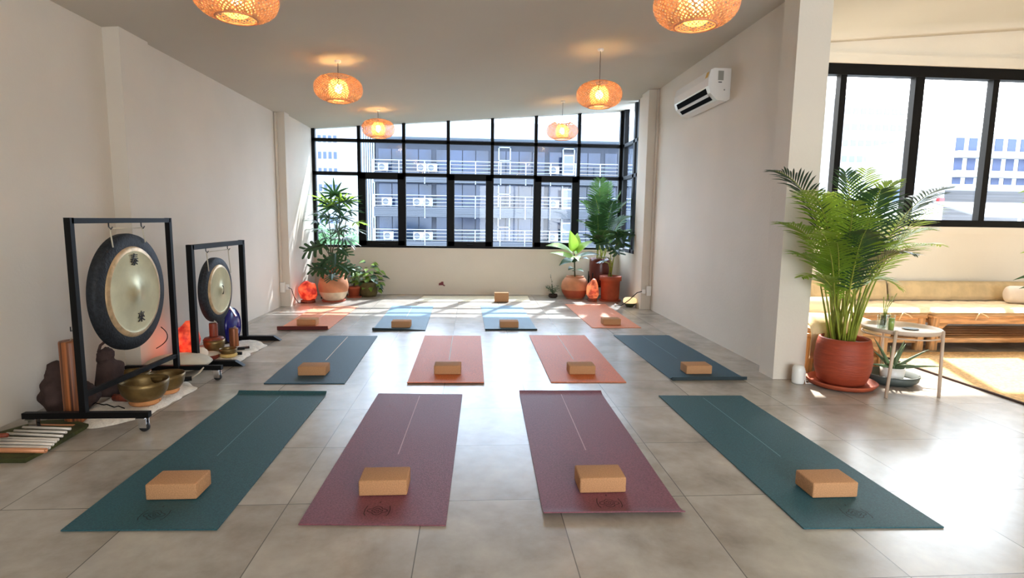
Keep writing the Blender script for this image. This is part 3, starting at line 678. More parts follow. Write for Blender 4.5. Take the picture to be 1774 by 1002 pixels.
for (u, v, dx, dz) in [(566, 350, -.5, .6), (580, 338, 0, 1), (592, 350, .6, .6), (604, 366, 1, .2), (608, 396, 1, -.25), (560, 372, -1, .2), (554, 398, -1, 0), (570, 378, -.3, .3), (590, 378, .4, .2), (566, 412, -.7, -.3), (584, 402, .1, .2), (600, 350, .8, .5), (596, 412, .5, -.5), (574, 360, 0, .5), (550, 385, -1, .3), (616, 385, 1, .1), (586, 365, .2, .4), (590, 392, .1, -.2), (562, 402, -.6, .1)]:
    c = PY(u, v, 8.92 + rg.uniform(-.2, .12)); mb = MB(); fan(mb, c, (dx, rg.uniform(-.7, .1), dz + .1), .29, 11, .036, rg, .5)
    mb.build('fan_leaf', M['leaf_dk'] if rg.random() < .9 else M['leaf'], t, fixn=False)
# round pot with monstera
RC = Vector((-2.07, 8.50, 0))
t = thing('potted_monstera', 'monstera with split leaves in a round terracotta pot with cream band, left corner', 'potted plant', RC)
MB().lathe(RC, [(.13, 0), (.165, 0), (.175, .022), (.165, .022), (.14, .012)], 32, cap0=True, cap1=True).build('saucer', M['terra'], t)
pot(t, (RC.x, RC.y, .018), [(.13, 0), (.14, .004), (.175, .055), (.1955, .10), (.215, .17), (.218, .23), (.20, .31), (.165, .355), (.165, .375), (.175, .385), (.16, .387), (.15, .36)], M['terra_lt'], .345, .152)
MB().lathe((RC.x, RC.y, .018), [(.141, .005), (.1765, .055), (.1965, .10), (.204, .13)], 36).build('painted_band', M['terra_band'], t, label='cream washed lower band of the pot', fixn=False)
for (u, v, dx, dy, dz, S) in [(560, 425, -.85, -.2, -.25, .30), (566, 448, -.4, -.5, -.8, .27), (566, 466, -1, -.3, .05, .24), (586, 458, .6, -.5, -.35, .27), (598, 462, .9, -.3, -.3, .20), (580, 440, .1, -.6, -.7, .24), (588, 430, .7, -.5, -.5, .22), (574, 475, .2, -.8, -.3, .2)]:
    c = PY(u, v, 8.45 + rg.uniform(-.12, .1)); mb = MB(); monstera(mb, c, (dx, dy, dz), (dx * .1, -.75, .65), S)
    lf = mb.build('split_leaf', M['leaf_dk'], t, fixn=False)
    b0 = RC + Vector((rg.uniform(-.05, .05), rg.uniform(-.05, .05), .36)); MB().tube([b0, b0.lerp(c, .5) + Vector((0, 0, .08)), c], .006, 6).build('stalk', M['stem_dk'], lf)
# small terracotta pot
p = Vector((-1.86, 8.93, 0))
t = thing('potted_seedling', 'small terracotta pot with a thin arching grey-leaved plant', 'potted plant', p)
MB().lathe(p, [(.09, 0), (.112, 0), (.12, .018), (.10, .012)], 24, cap0=True, cap1=True).build('saucer', M['terra'], t)
pot(t, (p.x, p.y, .013), [(.075, 0), (.092, .12), (.10, .125), (.10, .155), (.09, .155), (.088, .13)], M['terra'], .13, .09)
for (u, v, dx, dz, L) in [(609, 464, -.9, .1, .10), (618, 462, .9, -.1, .12), (614, 478, .7, -.5, .16), (606, 455, -.4, .7, .1)]:
    c = PY(u, v, 8.9); mb = MB(); big_leaf(mb, c, (dx, -.3, dz), L, .05, .6, up=(0, -.6, .8)); lf = mb.build('leaf', M['leaf_grey'], t, fixn=False)
    b0 = p + Vector((0, 0, .15)); MB().tube([b0, b0.lerp(c, .5) + Vector((0, 0, .05)), c], .004, 6).build('stalk', M['stem_dk'], lf)
# bushy plant
p = Vector((-1.66, 9.05, 0))
t = thing('potted_bushy_plant', 'bushy pothos with trailing yellow-green leaves in a mossy brown pot', 'potted plant', p)
pot(t, (p.x, p.y, 0), [(.12, 0), (.14, .05), (.15, .2), (.145, .23), (.13, .23)], mat('mossy_pot', rgb(92, 78, 42), .85, noise_s=10, noise_amt=.35), .2, .14)
for i in range(96):
    a = rg.uniform(0, 2*PI); r = rg.uniform(.03, .23); z = .22 + rg.uniform(0, .36) * (1 - (r/.3)**2) if rg.random() < .75 else rg.uniform(.08, .3)
    if z < .25: r = max(r, .17)
    c = p + Vector((r*math.cos(a), min(r*math.sin(a), .16), z)); mb = MB()
    big_leaf(mb, c, (math.cos(a), math.sin(a) - .3, rg.uniform(-.5, .5)), rg.uniform(.09, .14), .07, .6, seg=4, up=(0, -.4, .9)); mb.build('leaf', M['leaf_lt'] if (rg.random() < .35 and z > .4) else M['leaf_dk'] if rg.random() < .35 else M['leaf'], t, fixn=False)

# ------------------------------------------------------------------ right corner plants
p = Vector((1.64, 8.90, 0))
t = thing('potted_dumb_cane', 'broad-leaved bright green dumb cane in a squat round terracotta pot', 'potted plant', p)
pot(t, (p.x, p.y, .0), [(.13, 0), (.15, .02), (.20, .10), (.218, .18), (.205, .27), (.16, .335), (.135, .35), (.145, .362), (.128, .362), (.125, .33)], M['terra_lt'], .315, .127)
MB().lathe((p.x, p.y, 0), [(.1515, .022), (.2015, .10), (.213, .145)], 36).build('lower_band', M['terra'], t, label='darker reddish lower band of the pot', fixn=False)
top = PY(995, 440, 8.9); MB().tube([p + Vector((0, 0, .31)), top], .012, 8).build('stem', M['stem_dk'], t)
for (bu, bv, u, v, Y, W, k) in [(993, 440, 949, 425, 8.5, .13, 0), (994, 435, 988, 401, 8.8, .12, 0), (996, 435, 1000, 405, 9.1, .10, 0), (996, 440, 1028, 417, 8.7, .11, 0), (995, 448, 1036, 441, 8.5, .09, 1), (994, 452, 970, 460, 8.6, .09, 1), (995, 455, 1018, 448, 8.4, .09, 1), (994, 470, 1010, 470, 8.6, .07, 1), (994, 448, 955, 438, 9.05, .08, 0), (995, 445, 1002, 452, 8.45, .09, 0), (994, 465, 985, 468, 8.7, .06, 1)]:
    a = PY(bu, bv, 8.9); e = PY(u, v, Y); d = e - a; L = d.length; mb = MB(); big_leaf(mb, a, d + Vector((0, 0, .3 * L)), L * 1.08, W * 1.75, .55, up=(0, -.5, .85), fold=.1)
    mb.build('broad_leaf', M['leaf_dk'] if k else M['leaf_lt'], t, fixn=False)
p = Vector((1.30, 8.96, 0)); t = thing('wiry_plant', 'low wiry dry plant on floor left of the squat round pot', 'plant', p)
mb = MB().lathe(p, [(.05, 0), (.075, .02), (.07, .06), (.06, .06)], 16, cap0=True).build('pot', M['soil'], t)
for i in range(26):
    a = rg.uniform(0, 2*PI); h = rg.uniform(.08, .18) if i else .34; q = p + Vector((math.cos(a) * rg.uniform(.03, .14), math.sin(a) * .08, h)); b0 = p + Vector((0, 0, .05))
    if i == 0: q = p + Vector((-.05, 0, .38))
    mb = MB(); mb.tube([b0, b0.lerp(q, .5) + Vector((0, 0, .04)), q], .0025, 5)
    for j in range(7):
        c = b0.lerp(q, .3 + .7*j/6) + Vector((0, 0, .02)); leafstrip(mb, c, (rg.uniform(-1, 1), rg.uniform(-1, 1), rg.uniform(0, 1)), .035, .014, .3, 2)
    mb.build('twig', M['leaf_grey'] if i % 2 else M['leaf_dk'], t, fixn=False)
SQ = Vector((2.06, 8.98, 0))
t = thing('plant_stand', 'black metal plant stand behind the right salt lamp', 'plant stand', SQ)
for k in range(4):
    a = PI/4 + k*PI/2; q = SQ + Vector((math.cos(a) * .21, math.sin(a) * .21, 0)); MB().bar(q, q + Vector((0, 0, .42)), .018).build('leg', M['black'], t)
mb = MB(); mb.tube([SQ + Vector((.21*math.cos(2*PI*k/28), .21*math.sin(2*PI*k/28), .20)) for k in range(29)], .009, 6, False).bar(SQ + Vector((-.148, -.148, .195)), SQ + Vector((.148, .148, .195)), .016).bar(SQ + Vector((-.148, .148, .195)), SQ + Vector((.148, -.148, .195)), .016)
mb.build('support_ring', M['black'], t)
t = thing('potted_kentia_palm', 'tall green palm in a dark red glazed pot in the right corner', 'potted plant', (SQ.x, SQ.y, .206))
pot(t, (SQ.x, SQ.y, .206), [(.13, 0), (.15, .02), (.175, .2), (.172, .4), (.16, .44), (.15, .44), (.145, .40)], M['terra_dk'], .38, .15)
for (u, v, Y, s) in [(1040, 312, 8.9, .3), (1056, 318, 9.1, .2), (1075, 335, 8.9, .3), (1095, 345, 8.75, .35), (1012, 350, 8.8, .35), (1010, 385, 8.7, .3), (1030, 340, 8.5, .3), (1090, 375, 8.6, .3), (1020, 410, 8.5, .3), (1062, 350, 8.5, .25), (1045, 330, 9.15, .2), (1085, 400, 8.5, .25), (1035, 375, 8.5, .2), (1070, 380, 8.9, .2), (1048, 400, 8.4, .2)]:
    tip = PY(u, v, Y); a = rg.uniform(0, 6.28); b0 = SQ + Vector((.06*math.cos(a), .06*math.sin(a), .58)); ctrl = b0.lerp(tip, .5) + Vector((0, 0, s)); ctrl.x = b0.x + (tip.x - b0.x)*.3
    ctrl.y = min(ctrl.y, 9.2); tip.y = min(tip.y, 9.22)
    frond('frond', t, b0, ctrl, tip, .24, M['kentia'] if rg.random() < .7 else M['leaf_dk'], M['stem'], nl=26, start=.35, wd=.019, rng=rg)
TQ = Vector((2.16, 8.66, 0))
t = thing('potted_monstera', 'long-stemmed monstera in a tall cylindrical terracotta pot in the right corner', 'potted plant', TQ)
MB().lathe(TQ, [(.13, 0), (.165, 0), (.175, .02), (.165, .02), (.14, .012)], 32, cap0=True, cap1=True).build('saucer', M['terra'], t)
pot(t, (TQ.x, TQ.y, .016), [(.135, 0), (.142, .02), (.15, .30), (.172, .305), (.172, .375), (.16, .378), (.15, .34)], M['terra'], .34, .155)
for (u, v, dx, dy, dz, S) in [(1068, 402, .25, -.6, -.75, .3), (1076, 402, .5, -.7, -.2, .26), (1054, 420, -.9, -.4, -.05, .27), (1040, 452, .3, -.9, .1, .18), (1052, 446, -.2, -.9, .1, .18), (1062, 428, .2, -.8, -.4, .24)]:
    c = PY(u, v, 8.5 + rg.uniform(-.1, .1)); mb = MB(); monstera(mb, c, (dx, dy, dz), (dx * .1, -.7, .7), S, 4); lf = mb.build('split_leaf', M['leaf_dk'], t, fixn=False)
    b0 = TQ + Vector((rg.uniform(-.05, .05), 0, .36)); MB().tube([b0, b0.lerp(c, .5) + Vector((.03, 0, .1)), c], .007, 6).build('stalk', M['stem'], lf)

# ------------------------------------------------------------------ salt lamps
def salt(p, rx, ry, rz, m, label, watt, seed, base=True):
    t = thing('salt_lamp', label, 'salt lamp', p)
    p = Vector(p)
    MB().blob(p + Vector((0, 0, rz + .02)), rx, ry, rz, .30, 1.6, seed, 12, 8, flat=rz * .86).build('salt_rock', m, t)
    if base: MB().lathe(p, [(rx * .72, 0), (rx * .78, .004), (rx * .74, .022 + rz*.12), (rx * .6, .024 + rz*.12)], 24, cap0=True, cap1=True).build('wooden_base', M['redwood'], t)
    d = bpy.data.lights.new('salt_glow', 'POINT'); d.energy = watt; d.color = (1, .22, .08); d.shadow_soft_size = rx
    l = bpy.data.objects.new('salt_glow', d); COL.objects.link(l); l.location = p + Vector((0, -ry * 1.25, rz))
salt((-2.40, 8.33, 0), .135, .12, .145, M['salt'], 'large glowing red salt lamp on floor in the left back corner', .22, 3)
salt((1.87, 8.60, 0), .095, .09, .155, M['salt_pale'], 'tall glowing orange-pink salt lamp between the pots on the right', .15, 8)
salt((-2.46, 4.95, 0), .10, .10, .155, M['salt'], 'glowing orange-red salt lamp by left wall behind the large gong', .3, 5)
t = thing('night_light', 'small round glowing cream night light on a brown base by the right pier', 'lamp', (2.30, 8.02, 0))
M['nl'] = emit('glowing_cream_dome', (1, .74, .38, 1), .25)
MB().lathe((2.30, 8.02, 0), [(.045, 0), (.085, .045), (.09, .06)], 28, cap0=True, cap1=True).build('lamp_base', M['stem_dk'], t)
MB().lathe((2.30, 8.02, 0), [(.09, .06), (.098, .075), (.095, .115), (.075, .135), (.001, .138)], 28).build('lamp_dome', M['nl'], t)

# ------------------------------------------------------------------ large gong and its stand
M['hook'] = M['steel']
def gong_stand(name_label, x, ya, yb, top, foot_z, feet, casters, pw, lab):
    t = thing('gong_stand', lab, 'gong stand', (x, (ya + yb) / 2, 0))
    for y in (ya, yb): MB().bar((x, y, foot_z), (x, y, top), pw, pw * .95, up=(0, 1, 0)).build('post', M['black'], t)
    MB().bar((x, ya, top - pw/2), (x, yb, top - pw/2), pw, pw * .9).build('top_bar', M['black'], t)
    for (y, x0, x1) in feet:
        mb = MB()
        if casters: mb.bar((x0, y, foot_z + .0), (x1, y, foot_z + .0), pw, pw)
        else:
            z0, z1, c = .002, foot_z + pw * .3, .07; h = pw * .55
            pr = [(x0 + c*.0, z0), (x1, z0), (x1 - c, z1), (x0 + c, z1)]
            mb.add([(a, y - h, z) for a, z in pr] + [(a, y + h, z) for a, z in pr], [(0,1,2,3),(7,6,5,4),(0,4,5,1),(1,5,6,2),(2,6,7,3),(3,7,4,0)])
        mb.build('foot', M['black'], t)
        if casters:
            for cx in (x0 + .045, x1 - .045):
                ct = MB().box((cx - .025, y - .025, foot_z - pw/2 - .006), (cx + .025, y + .025, foot_z - pw/2)).box((cx - .014, y - .016, .022), (cx + .03, y - .012, foot_z - pw/2)).box((cx - .014, y + .012, .022), (cx + .03, y + .016, foot_z - pw/2)).build('caster', M['chrome'], t)
                MB().lathe((cx + .012, y, .026), [(.008, -.012), (.026, -.011), (.026, .011), (.008, .012)], 20, ax='y', cap0=True, cap1=True).build('wheel', M['rubber'], ct)
    return t
def gong(x, yc, zc_, R, top_z, lab, chars, ys):
    t = thing('gong', lab, 'gong', (x, yc, zc_ - R))
    c = Vector((x, yc, zc_))
    # face looks to +x ; rim folds back to -x
    MB().lathe(c, [(R * .995, -.045), (R, -.018), (R * .985, .002), (R * .80, .012), (R * .78, .012)], 72, ax='x').build('rim', M['gong_rim'], t)
    MB().lathe(c, [(R * .78, .012), (R * .76, .020), (R * .70, .024)], 72, ax='x').build('sanded_ring', M['gong_ring'], t)
    MB().lathe(c, [(R * .70, .024), (R * .66, .020), (R * .3, .026), (R * .17, .030), (R * .13, .037), (R * .05, .042), (.0005, .043)], 72, ax='x').build('face', M['gong_face'], t)
    for s_ in (0, 1):
        y = ys[s_]; a = Vector((x - .01, y, top_z)); yy = y + (.012 if s_ else .004)
        hk = MB().tube([(x, y, top_z + .005), (x, y, top_z - .02), (x + .012, y, top_z - .035), (x + .022, y, top_z - .02)], .004, 6).build('hook', M['steel'], t)
        dz = math.sqrt(max(0, R*R - (yy - yc)**2))
        MB().tube([(x + .005, y, top_z - .03), (x + .014, yy, zc_ + dz - .03)], .0042, 6).build('hanging_cord', M['drumskin'], t)
    MB().tube([(x + .006, ys[0], top_z - .03), (x + .006, ys[1], top_z - .03)], .0042, 6).build('hanging_cord', M['drumskin'], t)
    for ch, dy, dz, sz in chars:
        if ch:
            cu = bpy.data.curves.new('glyph', 'FONT'); cu.body = ch; cu.size = sz; cu.align_x = 'CENTER'; cu.align_y = 'CENTER'; cu.extrude = .002
            o = bpy.data.objects.new('glyph', cu); COL.objects.link(o); dg = bpy.context.evaluated_depsgraph_get()
            me = bpy.data.meshes.new_from_object(o.evaluated_get(dg)); bpy.data.objects.remove(o)
            mb = MB(); vs = [Vector((x + .026 + v.co.z, yc + dy + v.co.x, zc_ + dz + v.co.y)) for v in me.vertices]
            mb.add(vs, [tuple(p.vertices) for p in me.polygons]); mb.build('painted_character', M['ink'], t, fixn=False)
        else:
            mb = MB(); mb.tube([(x + .040, yc + dy + .022 * math.cos(a) - .01, zc_ + dz + sz * .5 * math.sin(a)) for a in [-1.3 + 2.6*i/10 for i in range(11)]], .004, 6)
            mb.build('painted_mark', M['ink'], t)
    return t
gong_stand('', -2.22, 3.28, 4.30, 1.225, .10, [(3.28, -2.55, -1.86), (4.32, -2.60, -1.90)], True, .034, 'taller black metal gong stand on casters by the left wall').name = 'gong_stand'
st = [o for o in bpy.data.objects if o.name == 'gong_stand'][0]
MB().bar((-2.22, 3.28, .215), (-2.22, 4.30, .20), .024, .03).build('lower_bar', M['black'], st)
MB().tube([(-2.22, 3.24, .60), (-2.22, 3.225, .60), (-2.22, 3.225, .625)], .003, 5).build('side_hook', M['black'], st)
gong(-2.22, 3.815, .745, .380, 1.19, 'large round gong with two painted characters, hanging in the taller stand', [('泰', .0, .205, .085), ('來', .035, -.175, .08)], (3.62, 3.96))
gong_stand('', -2.28, 4.72, 5.74, 1.01, .035, [(4.74, -2.62, -1.90), (5.74, -2.62, -1.93)], False, .045, 'shorter black gong stand with flat tapered feet on the floor')
gong(-2.28, 5.19, .585, .29, .965, 'smaller gong with one curved mark at its centre, hanging in the shorter stand', [(None, 0, .0, .08)], (4.99, 5.42))
MB().tube([PX(279 + 26*(q*(1-q)) * 2 - 8*q*q, 567 + 37*q, -2.30 - .06*q) for q in [i/12 for i in range(13)]], .0035, 6).build('mallet_strap', M['black'], st, label='thin black strap hanging beside the stand')

# ------------------------------------------------------------------ sheepskins
def skin(c, pts, label, h=.028):
    c = Vector(c); rg = random.Random(3); n = 96; vs = []; fs = []; K = 12
    import bisect
    def rad(a):
        # closed interpolation through control radii
        m_ = len(pts); q = a / (2*PI) * m_; i = int(q) % m_; f_ = q - int(q); f_ = f_*f_*(3 - 2*f_)
        return pts[i] * (1 - f_) + pts[(i+1) % m_] * f_
    for j in range(K + 1):
        t = j / K
        for k in range(n):
            a = 2*PI*k/n; p = rad(a); d = Vector((math.cos(a), math.sin(a), 0)) * p * t * (1 + .03 * noise.noise(Vector((math.cos(a)*4, math.sin(a)*4, 0))) * (t > .8))
            z = h * (1 - t**8) + (.006 * noise.noise(Vector((d.x*16, d.y*16, 1))) if 0 < t < .95 else 0) + .002
            vs.append((c.x + d.x, c.y + d.y, z if t < 1 else .002))
    for j in range(K):
        for k in range(n): fs.append((j*n+k, (j+1)*n+k, (j+1)*n+(k+1)%n, j*n+(k+1)%n))
    mb = MB().add(vs, fs, True)
    mb.build('sheepskin_rug', M['wool'], None, label=label, cat='rug')
# radii every 30 degrees from +x
skin((-2.22, 3.78, 0), [.22, .26, .42, .52, .40, .26, .22, .26, .34, .46, .36, .24], 'white wavy sheepskin under the large bronze bowls')
skin((-2.22, 5.18, 0), [.20, .26, .42, .56, .40, .24, .22, .26, .36, .52, .40, .26], 'white wavy sheepskin under the smaller bowls by the short gong stand')

# ------------------------------------------------------------------ singing bowls
def bowl(p, R, H, z0, label, ring=None, wall=.006, grp='bronze singing bowls on the sheepskins'):
    t = thing('singing_bowl', label, 'singing bowl', (p[0], p[1], z0), grp)
    zz = z0
    pr = [(.001, 0), (R*.45, .002), (R*.70, H*.12), (R*.9, H*.42), (R*.99, H*.78), (R, H), (R - wall, H), (R*.93, H*.76), (R*.84, H*.44), (R*.62, H*.16), (.001, H*.07)]
    MB().lathe((p[0], p[1], zz), pr, 40).build('bowl_body', M['brass'], t)
    return t
def ringc(p, R, r, z, m, label):
    mb = MB(); c = Vector((p[0], p[1], z + r)); mb.tube([c + Vector((R*math.cos(2*PI*k/32), R*math.sin(2*PI*k/32), 0)) for k in range(33)], r, 10, False)
    mb.build('ring_cushion', m, None, label=label, cat='cushion', group='ring cushions under the bowls')
P1 = PZ(252, 699, .03); ringc(P1, .072, .019, .03, M['orange_cloth'], 'tan ring cushion under the nearest large bronze bowl'); bowl(P1, .142, .135, .052, 'nearest and largest bronze singing bowl on a tan ring cushion')
P2_ = PZ(290, 680, .03); ringc(P2_, .06, .016, .03, M['orange_cloth'], 'tan ring cushion under the second bronze bowl'); bowl(P2_, .115, .115, .05, 'second bronze singing bowl, just behind the largest one')
P3 = Vector((-2.42, 4.10, 0)); bowl(P3, .11, .10, .03, 'bronze singing bowl behind the largest one, partly hidden by the slanting bar')
P4 = PZ(372, 612, .03); bowl(P4, .088, .125, .03, 'small dark bronze bowl with a wooden drum standing in it, by the short stand')
MB().lathe((P4.x, P4.y, .150), [(.076, 0), (.086, .006), (.076, .022), (.05, .03), (.04, .03)], 28, cap0=True, cap1=True).build('bowl_cushion', M['redwood'], None, label='dark red cushion resting in the mouth of the small bronze bowl', cat='cushion')
P5 = PZ(396, 618, .03); ringc(P5, .056, .016, .03, M['yellow_cloth'], 'yellow ring cushion beside the red drum'); bowl(P5, .072, .055, .048, 'smallest bronze bowl sitting on the yellow ring cushion')
def mallet(a, b_, r, m, label, r1=None):
    MB().tube([a, Vector(a).lerp(Vector(b_), .5), b_], r, 12, True, r1=r1).build('mallet', m, None, label=label, cat='mallet', group='mallets lying around the bowls')
mallet(PZ(198, 689, .055), PZ(222, 690, .055), .024, M['redwood'], 'thick red-brown wooden mallet head left of the largest bowl')
t = thing('mallet', 'black leather mallet with a looped cream cord, right of the large bowls', 'mallet', PZ(318, 657, .03), 'mallets lying around the bowls')
MB().tube([PZ(308, 659, .05), PZ(332, 656, .05)], .018, 12).build('mallet_head', M['black'], t)
a = PZ(332, 655, .05); mb = MB(); mb.tube([a, a + Vector((.03, .02, .02)), a + Vector((.06, .05, .06)), a + Vector((.075, .03, .07)), a + Vector((.06, .0, .04)), a + Vector((.01, -.01, .005))], .005, 8); mb.build('cord_loop', M['drumskin'], t)
mallet(PZ(412, 604, .045), PZ(432, 602, .045), .012, M['bag'], 'dark mallet behind the striped wooden drum')
mallet(PZ(396, 606, .045), PZ(424, 604, .045), .011, M['black'], 'long black mallet crossing in front of the wooden drum')
mallet(PZ(404, 613, .04), PZ(419, 612.5, .04), .014, M['black'], 'short black mallet next to the yellow ring cushion')
# small instruments by the short stand
def wooden_drum(p, r, h, m, label):
    t = thing('wooden_drum', label, 'drum', p, None); p = Vector(p)
    MB().lathe(p, [(r*.97, 0), (r, .006), (r, h-.006), (r*.95, h), (r*.6, h + .001), (.001, h + .001)], 28, cap0=True).build('drum_body', m, t)
    MB().tube([p + Vector((0, 0, h)), p + Vector((.012, 0, h + .02)), p + Vector((.028, 0, h + .004))], .004, 6).build('cord_loop', M['drumskin'], t); return t
wooden_drum((P4.x + .0, P4.y, .182), .035, .12, M['redwood'], 'short red-brown wooden cylinder standing on top of the dark bronze bowl')
q = PZ(406, 600, .03); wooden_drum((q.x, q.y, .032), .040, .17, M['drumwood'], 'striped wooden cylinder in front of the blue disc')
t = thing('blue_gong_disc', 'cobalt blue oval disc with silver clip leaning beside the short stand post', 'instrument', (-2.33, 5.56, 0))
MB().blob((-2.33, 5.56, .185), .055, .165, .18, 0, 1, 1, 28, 16).build('blue_disc', M['cobalt'], t); MB().blob((-2.37, 5.49, .18), .05, .16, .175, 0, 1, 1, 28, 16).build('dark_back', M['navy'], t)
MB().bar((-2.275, 5.52, .285), (-2.33, 5.52, .375), .022, .012).build('silver_clip', M['chrome'], t)
q = PZ(357, 620, .035)
t = thing('frame_drum', 'flat round red-sided drum with pale top on the sheepskin', 'drum', (q.x, q.y, .03))
MB().lathe((q.x, q.y, .03), [(.098, 0), (.104, .005), (.104, .036)], 36, cap0=True).build('drum_side', mat('dark_red_lacquer', rgb(120, 42, 34), .5), t); MB().lathe((q.x, q.y, .03), [(.106, .036), (.09, .043), (.001, .045)], 36).build('drum_skin', M['drumskin'], t)
MB().blob(PZ(353, 607, .06), .06, .075, .05, .06, 2, 2).build('pebble', M['stone'], None, label='grey-beige smooth round stone behind the drum', cat='stone')
MB().blob(PZ(347, 613, .085), .06, .06, .055, .06, 2, 7).build('pebble', M['bolster'], None, label='pale pinkish smooth round stone against the stand post', cat='stone')
t = thing('round_cushion', 'large off-white flattened round cushion behind the casters of the tall stand', 'cushion', (-2.36, 4.60, .0))
MB().blob((-2.36, 4.60, .067), .24, .225, .065, .02, 1.5, 4, 36, 16).build('cushion_cover', M['drumskin'], t)
mb = MB(); mb.tube([(-2.36 + .242*math.cos(2*PI*k/40), 4.60 + .227*math.sin(2*PI*k/40), .067) for k in range(41)], .005, 6, False); mb.build('piping', M['stone'], t)

# ------------------------------------------------------------------ bags and rain stick
def sack(label, c, parts, strap=None):
    t = thing('cloth_bag', label, 'bag', c)
    mb = MB()
    for (p, r, amp, sd) in parts: mb.blob(Vector(c) + Vector(p), r[0], r[1], r[2], amp, 2.6, sd, 28, 18)
    ob = mb.build('bag_body', M['bag'], t)
    rm = ob.modifiers.new('merge', 'REMESH'); rm.mode = 'VOXEL'; rm.voxel_size = .012; rm.use_smooth_shade = True
    if strap: MB().tube(strap, .009, 8).build('strap', M['bag'], t)
    return t
c = PZ(85, 714, 0); c.x += .09
sack('dark brown lumpy cloth bag with upright neck leaning on left wall', (c.x, c.y, 0), [((0, 0, .12), (.12, .12, .125), .22, 1), ((.08, .04, .09), (.10, .12, .09), .2, 4), ((-.025, -.01, .235), (.055, .055, .07), .25, 5), ((-.03, .0, .29), (.04, .045, .04), .5, 6)])
mb = MB(); cb = Vector((-2.46, 3.86, 0))
t = thing('cloth_bag', 'dark brown cloth bag slumped under the large gong, straps on top', 'bag', cb)
Rb = Matrix.Rotation(math.radians(-16), 3, 'X')
mb = MB().rbox((cb.x - .05, cb.y - .09, .02), (cb.x + .06, cb.y + .09, .27), .035, 3, R=Rb, c=(cb.x, cb.y, .02)); mb.blob((cb.x, cb.y + .02, .30), .045, .075, .055, .5, 3, 3, 24, 14)
ob = mb.build('bag_body', M['bag'], t); rm = ob.modifiers.new('merge', 'REMESH'); rm.mode = 'VOXEL'; rm.voxel_size = .012; rm.use_smooth_shade = True
MB().tube([(cb.x, cb.y - .05, .34), (cb.x + .01, cb.y - .04, .385), (cb.x + .02, cb.y + .0, .405), (cb.x + .02, cb.y + .07, .40), (cb.x + .02, cb.y + .10, .36)], .009, 8).build('strap', M['bag'], t)
c = PZ(121, 738, 0); c = Vector((-2.375, 3.44, 0))
wooden_drum(c, .058, .50, M['drumwood'], 'tall striped red-brown wooden cylinder drum standing behind the front caster foot')

# ------------------------------------------------------------------ chime tubes on green cloth
pts = [PZ(u, v, 0) for u, v in [(-60, 812), (-20, 803), (44, 803), (92, 778), (154, 741), (120, 733), (70, 735), (10, 752), (-40, 765)]]
mb = MB(); mb.prism([(p.x, p.y) for p in pts], .001, .022); mb.build('folded_cloth', M['green_cloth'], None, label='olive green quilted cloth on floor under the metal tubes', cat='cloth')
CH = [((58, 734), (128, 735), .013, 'chime_o', .03), ((40, 741), (122, 743.5), .0085, 'chime', .034), ((25, 747), (115, 749.5), .0085, 'chime', .034), ((12, 752), (108, 756), .0085, 'chime', .034), ((-6, 759), (101, 762), .0085, 'chime', .034), ((-20, 763), (97, 765.5), .0085, 'chime', .034), ((-30, 768), (92, 770.5), .009, 'chime', .034), ((-45, 774), (86, 776), .009, 'chime', .034), ((-60, 780.5), (80, 781), 0.013, 'chime_o', .036)]
for i, (a, b_, r, m_, z) in enumerate(CH):
    A, B = PZ(a[0], a[1], z), PZ(b_[0], b_[1], z)
    w_ = ['copper-coloured tube nearest the wooden drum, lying on the floor edge of the cloth', 'pale metal tube, first after the farthest copper-coloured tube', 'pale metal tube, second after the farthest copper-coloured tube', 'pale metal tube, third after the farthest copper-coloured tube', 'pale metal tube, middle of the nine laid tubes', 'pale metal tube, fourth from the camera side', 'pale metal tube, third from the camera side', 'pale metal tube, second from the camera side', 'copper-coloured tube nearest to the camera on the green cloth'][i]
    t = thing('chime_tube', w_, 'chime tube', B, 'metal chime tubes on the green cloth')
    if i == 0: z = .015; A.z = B.z = .014
    d = (B - A).normalized(); n = 16; x_ = d.cross(Vector((0, 0, 1))).normalized(); y_ = x_.cross(d); mb = MB(); vs = []
    for P_, rr in ((A, r*.6), (A, r), (B, r), (B, r*.6), (B - d*.05, r*.6)):
        vs += [P_ + (x_*math.cos(2*PI*k/n) + y_*math.sin(2*PI*k/n))*rr for k in range(n)]
    mb.add(vs, [(j*n+k, j*n+(k+1)%n, (j+1)*n+(k+1)%n, (j+1)*n+k) for j in range(4) for k in range(n)], True); mb.build('tube_wall', M[m_], t)
    vs = [B - d*.048 + (x_*math.cos(2*PI*k/n) + y_*math.sin(2*PI*k/n))*r*.6 for k in range(n)]
    MB().add(vs, [tuple(range(n))]).build('dark_bore', M['vent_dark'], t, fixn=False)
mallet(PZ(-25, 756, .06), PZ(12, 754.5, .075), .012, M['redwood'], 'dark red mallet resting across the chime tubes at the left edge')
mb = MB(); a = PZ(160, 702, .035)
mb.tube([a, a + Vector((.03, -.02, .02)), a + Vector((.07, .0, .0)), a + Vector((.1, -.02, .01)), PZ(198, 706, .04), PZ(205, 704, .06), PZ(216, 708, .036)], .0035, 6); mb.build('cable', M['black'], None, label='thin black cable curled on the sheepskin behind the front foot', cat='cable')

